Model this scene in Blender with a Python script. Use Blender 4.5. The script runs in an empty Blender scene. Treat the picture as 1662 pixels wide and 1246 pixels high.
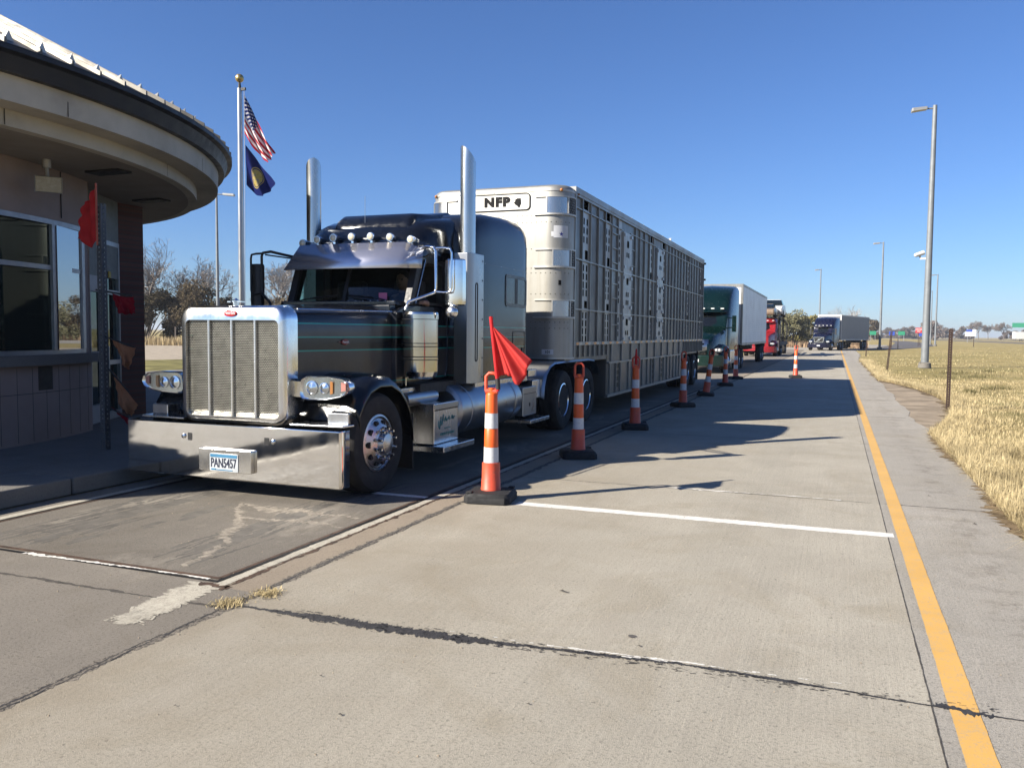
import bpy, bmesh, math, random
import numpy as np
from mathutils import Vector, Matrix
random.seed(7); rng = np.random.default_rng(7)
R = math.radians; PI = math.pi
C = bpy.context.scene.collection

# ------------------------------------------------------------------ helpers
class B:
    """collects shapes into one mesh"""
    def __init__(s): s.v = []; s.f = []; s.mi = []; s.m = 0
    def add(s, vs, fs):
        o = len(s.v); s.v += [tuple(p) for p in vs]
        s.f += [tuple(i+o for i in f) for f in fs]; s.mi += [s.m]*len(fs)
        return s
    def box(s, x0, x1, y0, y1, z0, z1):
        return s.add([(x0,y0,z0),(x1,y0,z0),(x1,y1,z0),(x0,y1,z0),(x0,y0,z1),(x1,y0,z1),(x1,y1,z1),(x0,y1,z1)],
              [(0,3,2,1),(4,5,6,7),(0,1,5,4),(1,2,6,5),(2,3,7,6),(3,0,4,7)])
    def loft(s, rings, cap0=True, cap1=True, closed=True):
        n = len(rings[0]); vs = [p for r in rings for p in r]; fs = []
        m = n if closed else n-1
        for i in range(len(rings)-1):
            for j in range(m):
                k = (j+1) % n
                fs.append((i*n+j, i*n+k, (i+1)*n+k, (i+1)*n+j))
        if cap0: fs.append(tuple(range(n))[::-1])
        if cap1: fs.append(tuple((len(rings)-1)*n+j for j in range(n)))
        return s.add(vs, fs)
    def prism(s, poly, axis, a, b):
        f = {'X': lambda p, t: (t, p[0], p[1]), 'Y': lambda p, t: (p[0], t, p[1]), 'Z': lambda p, t: (p[0], p[1], t)}[axis]
        return s.loft([[f(p, a) for p in poly], [f(p, b) for p in poly]])
    def cyl(s, p0, p1, r0, r1=None, n=16, cap=True):
        r1 = r0 if r1 is None else r1
        return s.tube([p0, p1], [r0, r1], n, cap)
    def tube(s, pts, r, n=8, cap=True):
        pts = [Vector(p) for p in pts]
        rs = r if isinstance(r, (list, tuple)) else [r]*len(pts)
        t0 = (pts[1]-pts[0]).normalized()
        u = t0.cross(Vector((0,0,1)))
        if u.length < 1e-3: u = t0.cross(Vector((0,1,0)))
        u.normalize(); rings = []
        for i, p in enumerate(pts):
            t = (pts[min(i+1, len(pts)-1)] - pts[max(i-1, 0)]).normalized()
            u = (u - t*u.dot(t)); u.normalize(); w = t.cross(u)
            rings.append([p + (u*math.cos(2*PI*j/n) + w*math.sin(2*PI*j/n))*rs[i] for j in range(n)])
        return s.loft(rings, cap, cap)
    def lathe(s, prof, org=(0,0,0), axis='Z', n=24):
        o = Vector(org); rings = []
        for r, t in prof:
            ring = []
            for j in range(n):
                c, q = math.cos(2*PI*j/n)*r, math.sin(2*PI*j/n)*r
                ring.append(o + (Vector((c,q,t)) if axis == 'Z' else Vector((t,c,q)) if axis == 'X' else Vector((c,t,q))))
            rings.append(ring)
        return s.loft(rings, prof[0][0] > 1e-6, prof[-1][0] > 1e-6)
    def ball(s, c, r, n=12, m=8, sc=(1,1,1)):
        rings = []
        for i in range(m+1):
            a = -PI/2 + PI*i/m; rr = max(1e-4, math.cos(a))*r
            rings.append([(c[0]+sc[0]*rr*math.cos(2*PI*j/n), c[1]+sc[1]*rr*math.sin(2*PI*j/n), c[2]+sc[2]*r*math.sin(a)) for j in range(n)])
        return s.loft(rings)
    def sheet(s, fn, nu, nv):
        vs = [fn(i/nu, j/nv) for j in range(nv+1) for i in range(nu+1)]
        fs = [(j*(nu+1)+i, j*(nu+1)+i+1, (j+1)*(nu+1)+i+1, (j+1)*(nu+1)+i) for j in range(nv) for i in range(nu)]
        return s.add(vs, fs)
    def holes(s, fn, a0, a1, b0, b1, hs):
        """flat sheet a0..a1 x b0..b1 with rectangular holes, fn(a,b)->xyz"""
        A = sorted({a0, a1, *[h[0] for h in hs], *[h[1] for h in hs]}); A = [a for a in A if a0 <= a <= a1]
        Bv = sorted({b0, b1, *[h[2] for h in hs], *[h[3] for h in hs]}); Bv = [b for b in Bv if b0 <= b <= b1]
        for i in range(len(A)-1):
            for j in range(len(Bv)-1):
                ca, cb = (A[i]+A[i+1])/2, (Bv[j]+Bv[j+1])/2
                if any(h[0] < ca < h[1] and h[2] < cb < h[3] for h in hs): continue
                s.add([fn(A[i],Bv[j]), fn(A[i+1],Bv[j]), fn(A[i+1],Bv[j+1]), fn(A[i],Bv[j+1])], [(0,1,2,3)])
        return s
    def build(s, name, mats, parent=None, ang=38, bevel=0.0, solid=0.0, recalc=True, flat=False, seg=2, **kw):
        me = bpy.data.meshes.new(name); me.from_pydata(s.v, [], s.f)
        if recalc:
            bm = bmesh.new(); bm.from_mesh(me); bmesh.ops.recalc_face_normals(bm, faces=bm.faces); bm.to_mesh(me); bm.free()
        for m in (mats if isinstance(mats, (list, tuple)) else [mats]): me.materials.append(m)
        if max(s.mi, default=0): me.polygons.foreach_set('material_index', s.mi)
        if not flat:
            me.polygons.foreach_set('use_smooth', [True]*len(me.polygons))
            if bevel <= 0: me.set_sharp_from_angle(angle=R(ang))
        me.update()
        o = bpy.data.objects.new(name, me); C.objects.link(o)
        if parent: o.parent = parent
        if solid:
            m = o.modifiers.new('s', 'SOLIDIFY'); m.thickness = solid; m.offset = 0
        if bevel > 0:
            m = o.modifiers.new('b', 'BEVEL'); m.width = bevel; m.segments = seg; m.limit_method = 'ANGLE'; m.angle_limit = R(40); m.harden_normals = True
        return tag(o, **kw)

def build_each(s, name, mats, parent=None, k=1, **kw):
    """every k connected pieces become one object of their own"""
    up = list(range(len(s.v)))
    def root(i):
        while up[i] != i: up[i] = up[up[i]]; i = up[i]
        return i
    for f in s.f:
        r = root(f[0])
        for i in f[1:]: up[root(i)] = r
    order = {}
    for f in s.f: order.setdefault(root(f[0]), len(order))
    groups = {}
    for f, m in zip(s.f, s.mi): groups.setdefault(order[root(f[0])]//k, []).append((f, m))
    for g in groups.values():
        q = B(); mp = {}
        for f, m in g:
            for i in f:
                if i not in mp: mp[i] = len(q.v); q.v.append(s.v[i])
            q.f.append(tuple(mp[i] for i in f)); q.mi.append(m)
        q.build(name, mats, parent, **kw)
B.build_each = build_each
def tag(o, label=None, cat=None, group=None, kind=None):
    if label: o['label'] = label
    if cat: o['category'] = cat
    if group: o['group'] = group
    if kind: o['kind'] = kind
    return o
def thing(name, label, cat, loc=(0,0,0), rz=0.0, group=None):
    o = bpy.data.objects.new(name, None); C.objects.link(o); o.empty_display_size = .2
    o.location = loc; o.rotation_euler = (0, 0, rz)
    return tag(o, label, cat, group)
def copy_tree(o, parent=None):
    c = o.copy(); C.objects.link(c); c.parent = parent
    for ch in list(o.children): copy_tree(ch, c)
    return c
def rrect(x0, x1, z0, z1, r, n=5):
    pts = []
    for cx, cz, a0 in ((x1-r, z0+r, -90), (x1-r, z1-r, 0), (x0+r, z1-r, 90), (x0+r, z0+r, 180)):
        for i in range(n+1):
            a = R(a0 + 90*i/n); pts.append((cx+r*math.cos(a), cz+r*math.sin(a)))
    return pts
def text(name, body, size, depth, mat, fn, parent, off=0.0, sx=1.0, shear=0.0, spacing=1.0):
    cu = bpy.data.curves.new('t', 'FONT'); cu.body = body; cu.size = size; cu.extrude = depth; cu.offset = off; cu.shear = shear
    cu.align_x = 'CENTER'; cu.align_y = 'CENTER'; cu.space_character = spacing
    t = bpy.data.objects.new('t', cu); C.objects.link(t)
    me = bpy.data.meshes.new_from_object(t.evaluated_get(bpy.context.evaluated_depsgraph_get()))
    bpy.data.objects.remove(t)
    for v in me.vertices: v.co = Vector(fn(v.co.x*sx, v.co.y, v.co.z))
    me.materials.clear(); me.materials.append(mat)
    o = bpy.data.objects.new(name, me); C.objects.link(o); o.parent = parent
    return o

# ------------------------------------------------------------------ materials
class N:
    def __init__(s, name):
        s.mat = bpy.data.materials.new(name); s.mat.use_nodes = True
        s.t = s.mat.node_tree; s.n = s.t.nodes; s.l = s.t.links
        s.bsdf = s.n['Principled BSDF']; s.out = s.n['Material Output']
        s.tc = s.n.new('ShaderNodeTexCoord')
    def node(s, typ, **kw):
        x = s.n.new(typ)
        for k, v in kw.items(): setattr(x, k, v)
        return x
    def link(s, a, b): s.l.new(a, b)
    def coord(s, scale=(1,1,1), src='Object', rot=(0,0,0)):
        m = s.node('ShaderNodeMapping'); m.inputs['Scale'].default_value = scale; m.inputs['Rotation'].default_value = rot
        s.link(s.tc.outputs[src], m.inputs['Vector']); return m.outputs['Vector']
    def noise(s, scale, detail=4, rough=.55, vec=None, dist=0):
        x = s.node('ShaderNodeTexNoise'); x.inputs['Scale'].default_value = scale; x.inputs['Detail'].default_value = detail
        x.inputs['Roughness'].default_value = rough; x.inputs['Distortion'].default_value = dist
        s.link(vec if vec is not None else s.tc.outputs['Object'], x.inputs['Vector']); return x.outputs['Fac']
    def ramp(s, fac, stops, interp='LINEAR'):
        x = s.node('ShaderNodeValToRGB'); e = x.color_ramp.elements; x.color_ramp.interpolation = interp
        while len(e) < len(stops): e.new(.5)
        for i, (p, c) in enumerate(stops):
            e[i].position = p; e[i].color = (*c, 1) if isinstance(c, (tuple, list)) else (c, c, c, 1)
        s.link(fac, x.inputs['Fac']); return x.outputs['Color']
    def mix(s, fac, a, b, typ='MIX'):
        x = s.node('ShaderNodeMix', data_type='RGBA', blend_type=typ)
        if isinstance(fac, (int, float)): x.inputs[0].default_value = fac
        else: s.link(fac, x.inputs[0])
        for sock, v in ((x.inputs[6], a), (x.inputs[7], b)):
            if isinstance(v, (tuple, list)): sock.default_value = (*v[:3], 1)
            else: s.link(v, sock)
        return x.outputs[2]
    def math(s, op, a, b=0.0, clamp=False):
        x = s.node('ShaderNodeMath', operation=op, use_clamp=clamp)
        for sock, v in ((x.inputs[0], a), (x.inputs[1], b)):
            if isinstance(v, (int, float)): sock.default_value = v
            else: s.link(v, sock)
        return x.outputs[0]
    def xyz(s, src='Object'):
        x = s.node('ShaderNodeSeparateXYZ'); s.link(s.tc.outputs[src], x.inputs[0]); return x.outputs
    def bump(s, h, strength=.3, dist=.01):
        x = s.node('ShaderNodeBump'); x.inputs['Strength'].default_value = strength; x.inputs['Distance'].default_value = dist
        s.link(h, x.inputs['Height']); s.link(x.outputs['Normal'], s.bsdf.inputs['Normal'])
    def set(s, **kw):
        names = dict(color='Base Color', rough='Roughness', metal='Metallic', spec='Specular IOR Level', coat='Coat Weight', coatr='Coat Roughness', trans='Transmission Weight', alpha='Alpha', ior='IOR', emit='Emission Color', emits='Emission Strength', sheen='Sheen Weight')
        for k, v in kw.items():
            sock = s.bsdf.inputs[names[k]]
            if isinstance(v, (int, float)): sock.default_value = v
            elif isinstance(v, (tuple, list)): sock.default_value = (*v[:3], 1)
            else: s.link(v, sock)
        return s

def mat(name, color, rough=.6, metal=0., var=.12, scale=6., bump=0., bscale=60., coat=0., spec=.5, rvar=.1):
    n = N(name); c = tuple(x*(1 if metal > .5 else .68) for x in color)
    f = n.noise(scale, 5, .6)
    dk = tuple(x*(1-var*1.6) for x in c); lt = tuple(min(1, x*(1+var*1.2)) for x in c)
    n.set(color=n.ramp(f, [(.28, dk), (.5, c), (.72, lt)]), metal=metal, coat=coat, spec=spec)
    g = n.noise(scale*3.1, 4, .6)
    n.set(rough=n.ramp(g, [(.3, max(0, rough-rvar)), (.7, min(1, rough+rvar))]))
    if bump: n.bump(n.noise(bscale, 3), bump, .01)
    return n.mat

def glass_mat(name, tint, gloss_ior=1.45, opaque=0.0, dark=(.01,.012,.014), gtint=(.95,.97,1)):
    n = N(name); n.n.remove(n.bsdf)
    tr = n.node('ShaderNodeBsdfTransparent'); tr.inputs[0].default_value = (*tint, 1)
    gl = n.node('ShaderNodeBsdfGlossy'); gl.inputs['Roughness'].default_value = .015; gl.inputs[0].default_value = (*gtint, 1)
    df = n.node('ShaderNodeBsdfDiffuse'); df.inputs[0].default_value = (*dark, 1)
    m0 = n.node('ShaderNodeMixShader'); m0.inputs[0].default_value = opaque
    n.link(tr.outputs[0], m0.inputs[1]); n.link(df.outputs[0], m0.inputs[2])
    f0 = ((gloss_ior-1)/(gloss_ior+1))**2; lw = n.node('ShaderNodeLayerWeight'); lw.inputs[0].default_value = .5
    fr = n.math('ADD', n.math('MULTIPLY', n.math('POWER', lw.outputs['Facing'], 5.0), 1-f0), f0)
    m = n.node('ShaderNodeMixShader'); n.link(fr, m.inputs[0]); n.link(m0.outputs[0], m.inputs[1]); n.link(gl.outputs[0], m.inputs[2])
    n.link(m.outputs[0], n.out.inputs['Surface']); return n.mat

def chrome_mat(name, c=(.78,.79,.8), rough=.07, dirt=.5, smear=.06):
    n = N(name)
    f = n.noise(5, 6, .65); g = n.noise(38, 3, .6); sm = n.noise(7, 5, .6, n.coord((1,1,.25)))
    spots = n.ramp(g, [(.62, 0.), (.74, 1.)])
    col = n.mix(n.math('MULTIPLY', spots, .35*dirt), c, (.42,.40,.36))
    col = n.mix(n.math('MULTIPLY', n.ramp(f, [(.45,0.),(.75,1.)]), .4*dirt), col, (.5,.47,.42))
    n.set(color=col, metal=1.0, rough=n.ramp(sm, [(.3, rough), (.75, rough+smear*2)]))
    n.bump(n.noise(3.0, 2, .4), .05, .02); return n.mat

MT = {}
MT['chrome'] = chrome_mat('chrome')
MT['bumper'] = chrome_mat('bumper_steel', (.74,.73,.71), .035, .8, .035)
MT['polish'] = chrome_mat('polished_aluminium', (.66,.67,.68), .2, .5)
MT['tankal'] = chrome_mat('tank_aluminium', (.36,.37,.385), .26, .6)
MT['stack'] = chrome_mat('stack_steel', (.52,.54,.54), .2, .3)
MT['steel'] = mat('galvanised_steel', (.45,.47,.48), .45, .75, .12, 9)
MT['pole'] = mat('galvanised_pole', (.23,.25,.265), .55, .2, .1, 3)
MT['black'] = mat('black_plastic', (.012,.012,.013), .5, 0, .2, 12, .1)
MT['frame'] = mat('chassis_black', (.015,.014,.013), .65, 0, .35, 5, .2)
MT['dark'] = mat('dark_interior', (.012,.012,.013), .85, 0, .2, 4)
MT['fabricdark'] = mat('grey_upholstery', (.05,.05,.055), .9, 0, .2, 20, .2)
MT['amber'] = mat('amber_lens', (.50,.20,.05), .2, 0, .05, 5, coat=.5)
MT['redlens'] = mat('red_lens', (.45,.02,.02), .2, 0, .05, 5, coat=.5)
MT['white'] = mat('white_paint', (.74,.74,.72), .5, 0, .07, 5, .05)
MT['sticker'] = mat('white_sticker', (.72,.73,.75), .4, 0, .05, 8)
MT['ink'] = mat('black_ink', (.012,.012,.013), .7, 0, .1, 8, spec=.15)
MT['teal'] = mat('teal_paint', (.02,.20,.18), .3, 0, .05, 8, coat=.6)
MT['bluepaint'] = mat('blue_ink', (.02,.04,.28), .5, 0, .05, 8)
MT['pink'] = mat('pink_sticker', (.75,.16,.33), .5, 0, .05, 8)
MT['emblem'] = mat('red_enamel', (.55,.02,.025), .25, 0, .05, 8, coat=.7)

def tyre_mat():
    n = N('tyre_rubber'); f = n.noise(9, 5, .6)
    n.set(color=n.ramp(f, [(.3,(.014,.013,.013)),(.6,(.028,.026,.024)),(.8,(.05,.045,.04))]), rough=.82, spec=.3)
    n.bump(n.noise(70, 3), .25, .004); return n.mat
MT['tyre'] = tyre_mat()
def rim_mat():
    n = N('wheel_aluminium'); f = n.noise(14, 5, .6)
    n.set(color=n.ramp(f, [(.35,(.38,.36,.35)),(.65,(.55,.53,.52))]), metal=1., rough=n.ramp(f, [(.3,.22),(.7,.42)])); return n.mat
MT['rim'] = rim_mat()

def truckpaint():
    n = N('striped_truck_paint'); z = n.xyz()[2]
    def band(a, b): return n.math('MULTIPLY', n.math('GREATER_THAN', z, a), n.math('LESS_THAN', z, b))
    f = n.noise(2.5, 4)
    blk = n.ramp(f, [(.3,(.004,.005,.008)),(.7,(.009,.011,.017))])
    gry = n.ramp(f, [(.3,(.040,.038,.041)),(.7,(.056,.053,.056))])
    g = n.math('MAXIMUM', band(1.06,1.42), band(1.555,1.69)); col = n.mix(g, blk, gry)
    t = band(1.063,1.075)
    for c in (1.42,1.555,1.69): t = n.math('MAXIMUM', t, band(c-.007,c+.008))
    col = n.mix(t, col, (.015,.22,.19))
    dust = n.ramp(n.noise(45, 6, .75), [(.5,0.),(.8,1.)])
    col = n.mix(n.math('MULTIPLY', dust, .10), col, (.25,.22,.18))
    n.set(color=col, rough=n.ramp(n.noise(8,4), [(.3,.13),(.7,.24)]), coat=.15, coatr=.05, spec=.38)
    n.bump(n.noise(2.2, 2, .4), .05, .02); return n.mat
MT['truck'] = truckpaint()
MT['truckblack'] = mat('gloss_black_paint', (.006,.007,.010), .18, 0, .3, 5, coat=.2, spec=.42)
def carpaint(name, c, rough=.3): return mat(name, c, rough, 0, .1, 3, coat=.2)

def livestock_mat(name, c, rough, dirt, stain=(.10,.085,.06)):
    n = N(name)
    f = n.noise(1.4, 6, .62); st = n.noise(6, 5, .7, n.coord((1.5,1.5,.14))); g = n.noise(40, 4, .7)
    col = n.mix(n.math('MULTIPLY', n.ramp(st, [(.42,0.),(.72,1.)]), dirt), c, stain)
    col = n.mix(n.math('MULTIPLY', n.ramp(f, [(.35,0.),(.75,1.)]), .45*dirt), col, tuple(x*.55 for x in c))
    col = n.mix(n.math('MULTIPLY', n.ramp(g, [(.55,0.),(.75,1.)]), .3*dirt), col, stain)
    n.set(color=col, metal=.75, rough=n.ramp(f, [(.3, rough-.08), (.7, rough+.12)])); n.bump(n.noise(2.5, 2), .06, .03); return n.mat
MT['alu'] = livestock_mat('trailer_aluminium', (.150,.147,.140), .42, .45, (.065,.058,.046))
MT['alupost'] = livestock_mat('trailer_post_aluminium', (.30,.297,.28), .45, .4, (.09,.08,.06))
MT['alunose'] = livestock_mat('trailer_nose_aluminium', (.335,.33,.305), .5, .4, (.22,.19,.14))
MT['aluwhite'] = livestock_mat('trailer_trim', (.44,.43,.40), .48, .12, (.28,.25,.2))
MT['alumirror'] = chrome_mat('slider_panel', (.42,.44,.46), .24, .4)

def concrete(name, base, dark, speck=.5, lane=True, tone=1.0, edge=False, pale=0, stain=0):
    n = N(name); co = n.coord(src='Object')
    big = n.noise(.35, 6, .62); mid = n.noise(1.7, 7, .66); fine = n.noise(62, 5, .8); gr = n.noise(230, 3, .8)
    broom = n.noise(1.0, 4, .7, n.coord((42, .8, 1)))
    track = n.noise(.9, 5, .6, n.coord((1.3, .05, 1)))
    base = tuple(x*tone for x in base); dark = tuple(x*tone for x in dark)
    c = n.mix(n.ramp(big, [(.3, 0.), (.7, 1.)]), dark, base)
    c = n.mix(n.math('MULTIPLY', n.ramp(mid, [(.42, 0.), (.68, 1.)]), .45), c, tuple(x*.72 for x in dark))
    if lane:
        c = n.mix(n.math('MULTIPLY', n.ramp(track, [(.42, 0.), (.68, 1.)]), .35), c, tuple(x*.68 for x in dark))
        c = n.mix(n.math('MULTIPLY', n.ramp(broom, [(.4, 0.), (.75, 1.)]), .20), c, tuple(min(1, x*1.35) for x in base))
    wx = n.noise(.55, 3, .5, n.coord((1, .12, 1)))
    c = n.mix(n.math('MULTIPLY', n.ramp(wx, [(.35, 0.), (.65, 1.)]), .22), c, tuple(min(1, x*1.22) for x in base))
    c = n.mix(n.math('MULTIPLY', n.ramp(n.noise(.8, 5, .7, dist=1.2), [(.50, 0.), (.66, 1.)]), .45), c, (dark[0]*.80, dark[1]*.74, dark[2]*.62))
    c = n.mix(n.math('MULTIPLY', n.ramp(fine, [(.50, 0.), (.60, 1.)]), speck*.8), c, tuple(x*.52 for x in dark))
    c = n.mix(n.math('MULTIPLY', n.ramp(gr, [(.52, 0.), (.62, 1.)]), speck*.7), c, tuple(min(1, x*1.5) for x in base))
    c = n.mix(n.math('MULTIPLY', n.ramp(n.noise(48, 3, .6), [(.60, 0.), (.68, 1.)]), speck*.75), c, tuple(x*.42 for x in dark))
    c = n.mix(n.math('MULTIPLY', n.ramp(n.noise(26, 2, .5), [(.70, 0.), (.74, 1.)]), .55), c, (.07,.06,.05))
    xs_, ys_, zs_ = n.xyz()
    slabn = n.node('ShaderNodeTexWhiteNoise', noise_dimensions='1D'); n.link(n.math('FLOOR', n.math('MULTIPLY', n.math('ADD', ys_, .74), 1/4.72)), slabn.inputs['W'])
    c = n.mix(n.math('MULTIPLY', slabn.outputs['Value'], .16), c, tuple(x*.7 for x in dark))
    if edge:      # soil washed along the joint
        e = n.math('SUBTRACT', 1.0, n.math('MULTIPLY', n.math('ADD', xs_, 3.27), .42), True)
        c = n.mix(n.math('MULTIPLY', n.math('MULTIPLY', e, n.ramp(n.noise(1.3, 5, .65), [(.25,.15),(.6,1.)])), .62), c, (.215,.178,.125))
    if stain:
        e = n.math('SUBTRACT', 1.0, n.math('ABSOLUTE', n.math('MULTIPLY', n.math('SUBTRACT', xs_, 1.08), 2.6)), True)
        c = n.mix(n.math('MULTIPLY', n.math('MULTIPLY', e, n.ramp(n.noise(3.2, 7, .78), [(.50,0.),(.62,1.)])), stain), c, (.12,.10,.078))
    if pale:
        c = n.mix(n.math('MULTIPLY', n.ramp(n.noise(1.05, 7, .72, n.coord((1.4,.7,1)), .8), [(.54,0.),(.68,1.)]), pale), c, (.29,.26,.21))
    n.set(color=c, rough=.85, spec=.3)
    h = n.math('ADD', n.math('MULTIPLY', fine, .7), n.math('ADD', n.math('MULTIPLY', broom, .5), gr)); n.bump(h, .8, .006)
    return n.mat
MT['conc'] = concrete('bypass_concrete', (.372,.341,.278), (.272,.248,.200), .75, edge=True, pale=.6)
MT['concscale'] = concrete('scale_concrete', (.205,.182,.15), (.150,.133,.11), .8, pale=.35)
MT['concshoulder'] = concrete('shoulder_concrete', (.315,.290,.248), (.25,.231,.197), .8, stain=.55)
MT['walk'] = concrete('walk_concrete', (.17,.16,.145), (.125,.117,.107), .35, False)
MT['deck'] = concrete('deck_concrete', (.165,.147,.122), (.112,.099,.082), .6, pale=.55)
MT['stripconc'] = concrete('strip_concrete', (.26,.215,.16), (.20,.165,.125), .5, False)
MT['asphalt'] = concrete('asphalt', (.10,.092,.09), (.08,.075,.073), .4)

def paintline(name, c, wear=.5, under=(.36,.33,.28)):
    n = N(name); f = n.noise(16, 6, .75); g = n.noise(90, 4, .8)
    w = n.math('MULTIPLY', n.ramp(n.math('ADD', n.math('MULTIPLY', f, .5), n.math('MULTIPLY', g, .5)), [(.56-.12*wear, 0.), (.62, 1.)]), wear)
    n.set(color=n.mix(w, n.ramp(n.noise(2, 5), [(.3, tuple(x*.85 for x in c)), (.7, c)]), under), rough=.8); n.bump(g, .3, .003); return n.mat
MT['yellow'] = paintline('yellow_road_paint', (.50,.29,.072), .55, (.25,.22,.18))
MT['whiteline'] = paintline('white_road_paint', (.62,.60,.55), .6, (.25,.22,.18))
MT['oldwhite'] = paintline('worn_white_paint', (.40,.37,.30), .9, (.17,.15,.12))
MT['tar'] = mat('crack_tar', (.035,.033,.033), .75, 0, .4, 30, .5, 90)
MT['crack'] = mat('joint_dirt', (.065,.056,.046), .95, 0, .5, 25, .5, 90)
def joint_mat():
    n = N('dirty_joint'); f = n.noise(42, 5, .8); n.set(color=n.ramp(f, [(.36,(.035,.032,.03)),(.44,(.075,.067,.058)),(.52,(.15,.132,.11)),(.62,(.21,.187,.155))]), rough=.95, spec=.1); n.bump(f, .8, .006); return n.mat
MT['joint'] = joint_mat()
MT['rust'] = mat('rusty_angle_iron', (.09,.05,.03), .8, .2, .5, 14, .3)

def ground_mat():
    n = N('dry_field'); big = n.noise(.05, 5, .6); mid = n.noise(.35, 7, .68); fine = n.noise(9, 6, .75); st = n.noise(.5, 6, .7, n.coord((.25,1.6,1), rot=(0,0,1.2)))
    c = n.ramp(mid, [(.25,(.15,.12,.045)),(.42,(.27,.21,.09)),(.6,(.37,.285,.135)),(.8,(.36,.29,.17))])
    c = n.mix(n.ramp(st, [(.40,0.),(.60,.85)]), c, (.17,.155,.062))
    c = n.mix(n.math('MULTIPLY', n.ramp(big, [(.45,0.),(.7,1.)]), .35), c, (.36,.275,.14))
    c = n.mix(n.math('MULTIPLY', n.ramp(fine, [(.5,0.),(.75,1.)]), .5), c, (.09,.07,.03))
    n.set(color=c, rough=1., spec=.1); n.bump(n.math('ADD', fine, mid), .8, .08); return n.mat
MT['ground'] = ground_mat()
MT['green'] = mat('mown_grass', (.21,.19,.075), 1., 0, .45, .8, .8, 20, spec=.1)
MT['gravel'] = mat('pale_gravel', (.42,.36,.28), 1., 0, .2, 2, .5, 40, spec=.1)
MT['dirt'] = mat('dirt_apron', (.33,.27,.20), 1., 0, .3, 1.2, .7, 30, spec=.1)

# ------------------------------------------------------------------ world, sun, camera
SUN = Vector((-1.151, -1.22, 1.0)).normalized()
elev = math.asin(SUN.z)
w = bpy.data.worlds.new('World'); bpy.context.scene.world = w; w.use_nodes = True
wn = w.node_tree; sky = wn.nodes.new('ShaderNodeTexSky'); sky.sky_type = 'NISHITA'; sky.sun_disc = False
sky.sun_elevation = elev; sky.sun_rotation = math.atan2(SUN.x, SUN.y)
sky.air_density = 1.0; sky.dust_density = .2; sky.ozone_density = 6.0; sky.altitude = 0
bg = wn.nodes['Background']; tint = wn.nodes.new('ShaderNodeMix'); tint.data_type = 'RGBA'; tint.blend_type = 'MULTIPLY'; tint.inputs[0].default_value = 1; tint.inputs[7].default_value = (.71,.82,1.05,1)
wn.links.new(sky.outputs[0], tint.inputs[6]); wn.links.new(tint.outputs[2], bg.inputs[0]); bg.inputs[1].default_value = .0515
sl = bpy.data.lights.new('sun', 'SUN'); sl.energy = 5.0; sl.angle = R(.5); sl.color = (1., .93, .82)
so = bpy.data.objects.new('sun', sl); C.objects.link(so); so.rotation_euler = SUN.to_track_quat('Z', 'Y').to_euler()
vs = bpy.context.scene.view_settings; vs.view_transform = 'Standard'; vs.look = 'None'; vs.gamma = 1; vs.exposure = 1.4
bpy.context.scene.render.film_transparent = False
cam = bpy.data.cameras.new('camera'); co = bpy.data.objects.new('camera', cam); C.objects.link(co)
bpy.context.scene.camera = co; cam.sensor_width = 36; cam.lens = 1340/1662*36; cam.clip_end = 6000; cam.clip_start = .05
ya, pa, ro = R(21.3645), R(3.5553), .010
Rv = Vector((math.cos(ya), math.sin(ya), 0)); Fv = Vector((-math.sin(ya)*math.cos(pa), math.cos(ya)*math.cos(pa), -math.sin(pa))); Uv = Rv.cross(Fv)
R2 = Rv*math.cos(ro) + Uv*math.sin(ro); U2 = Uv*math.cos(ro) - Rv*math.sin(ro)
co.matrix_world = Matrix(((R2.x,U2.x,-Fv.x,0),(R2.y,U2.y,-Fv.y,0),(R2.z,U2.z,-Fv.z,1.62),(0,0,0,1)))
# ------------------------------------------------------------------ ground, roads, markings
def flat(name, poly, z, m, kind='structure', **kw):
    b = B(); b.add([(x, y, z) for x, y in poly], [tuple(range(len(poly)))])
    return b.build(name, m, flat=True, kind=kind, **kw)
def walk(n, amp, smooth=.8):
    v = 0; out = []
    for _ in range(n):
        v = v*smooth + random.gauss(0, 1)*amp*(1-smooth**2)**.5; out.append(v)
    return out
def ribbon(b, pts, w, z, jag=.35, step=.03, wob=.0):
    """irregular strip along a polyline; w is a number or a list of (t, width)"""
    P = [Vector((p[0], p[1], 0)) for p in pts]; L = [0]
    for i in range(1, len(P)): L.append(L[-1] + (P[i]-P[i-1]).length)
    z *= .4; n = max(3, int(L[-1]/step)); n = min(n, 3500)
    a, c, d = walk(n+1, jag), walk(n+1, jag), walk(n+1, wob, .97); q1, q2 = walk(n+1, jag*.7, .2), walk(n+1, jag*.7, .2)
    vs = []
    for i in range(n+1):
        s = L[-1]*i/n; k = 1
        while k < len(L)-1 and L[k] < s: k += 1
        f = (s-L[k-1])/max(1e-6, L[k]-L[k-1]); p = P[k-1].lerp(P[k], f); t = (P[k]-P[k-1]).normalized(); nr = Vector((-t.y, t.x, 0))
        if isinstance(w, (list, tuple)):
            u = i/n; j = 1
            while j < len(w)-1 and w[j][0] < u: j += 1
            g = (u-w[j-1][0])/max(1e-6, w[j][0]-w[j-1][0]); ww = w[j-1][1] + (w[j][1]-w[j-1][1])*min(1, max(0, g))
        else: ww = w
        p = p + nr*d[i]
        l = p + nr*ww*.5*max(.08, 1+a[i]+q1[i]); r = p - nr*ww*.5*max(.08, 1+c[i]+q2[i])
        vs += [(l.x, l.y, z), (r.x, r.y, z)]
    b.add(vs, [(2*i, 2*i+1, 2*i+3, 2*i+2) for i in range(n)])

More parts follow.
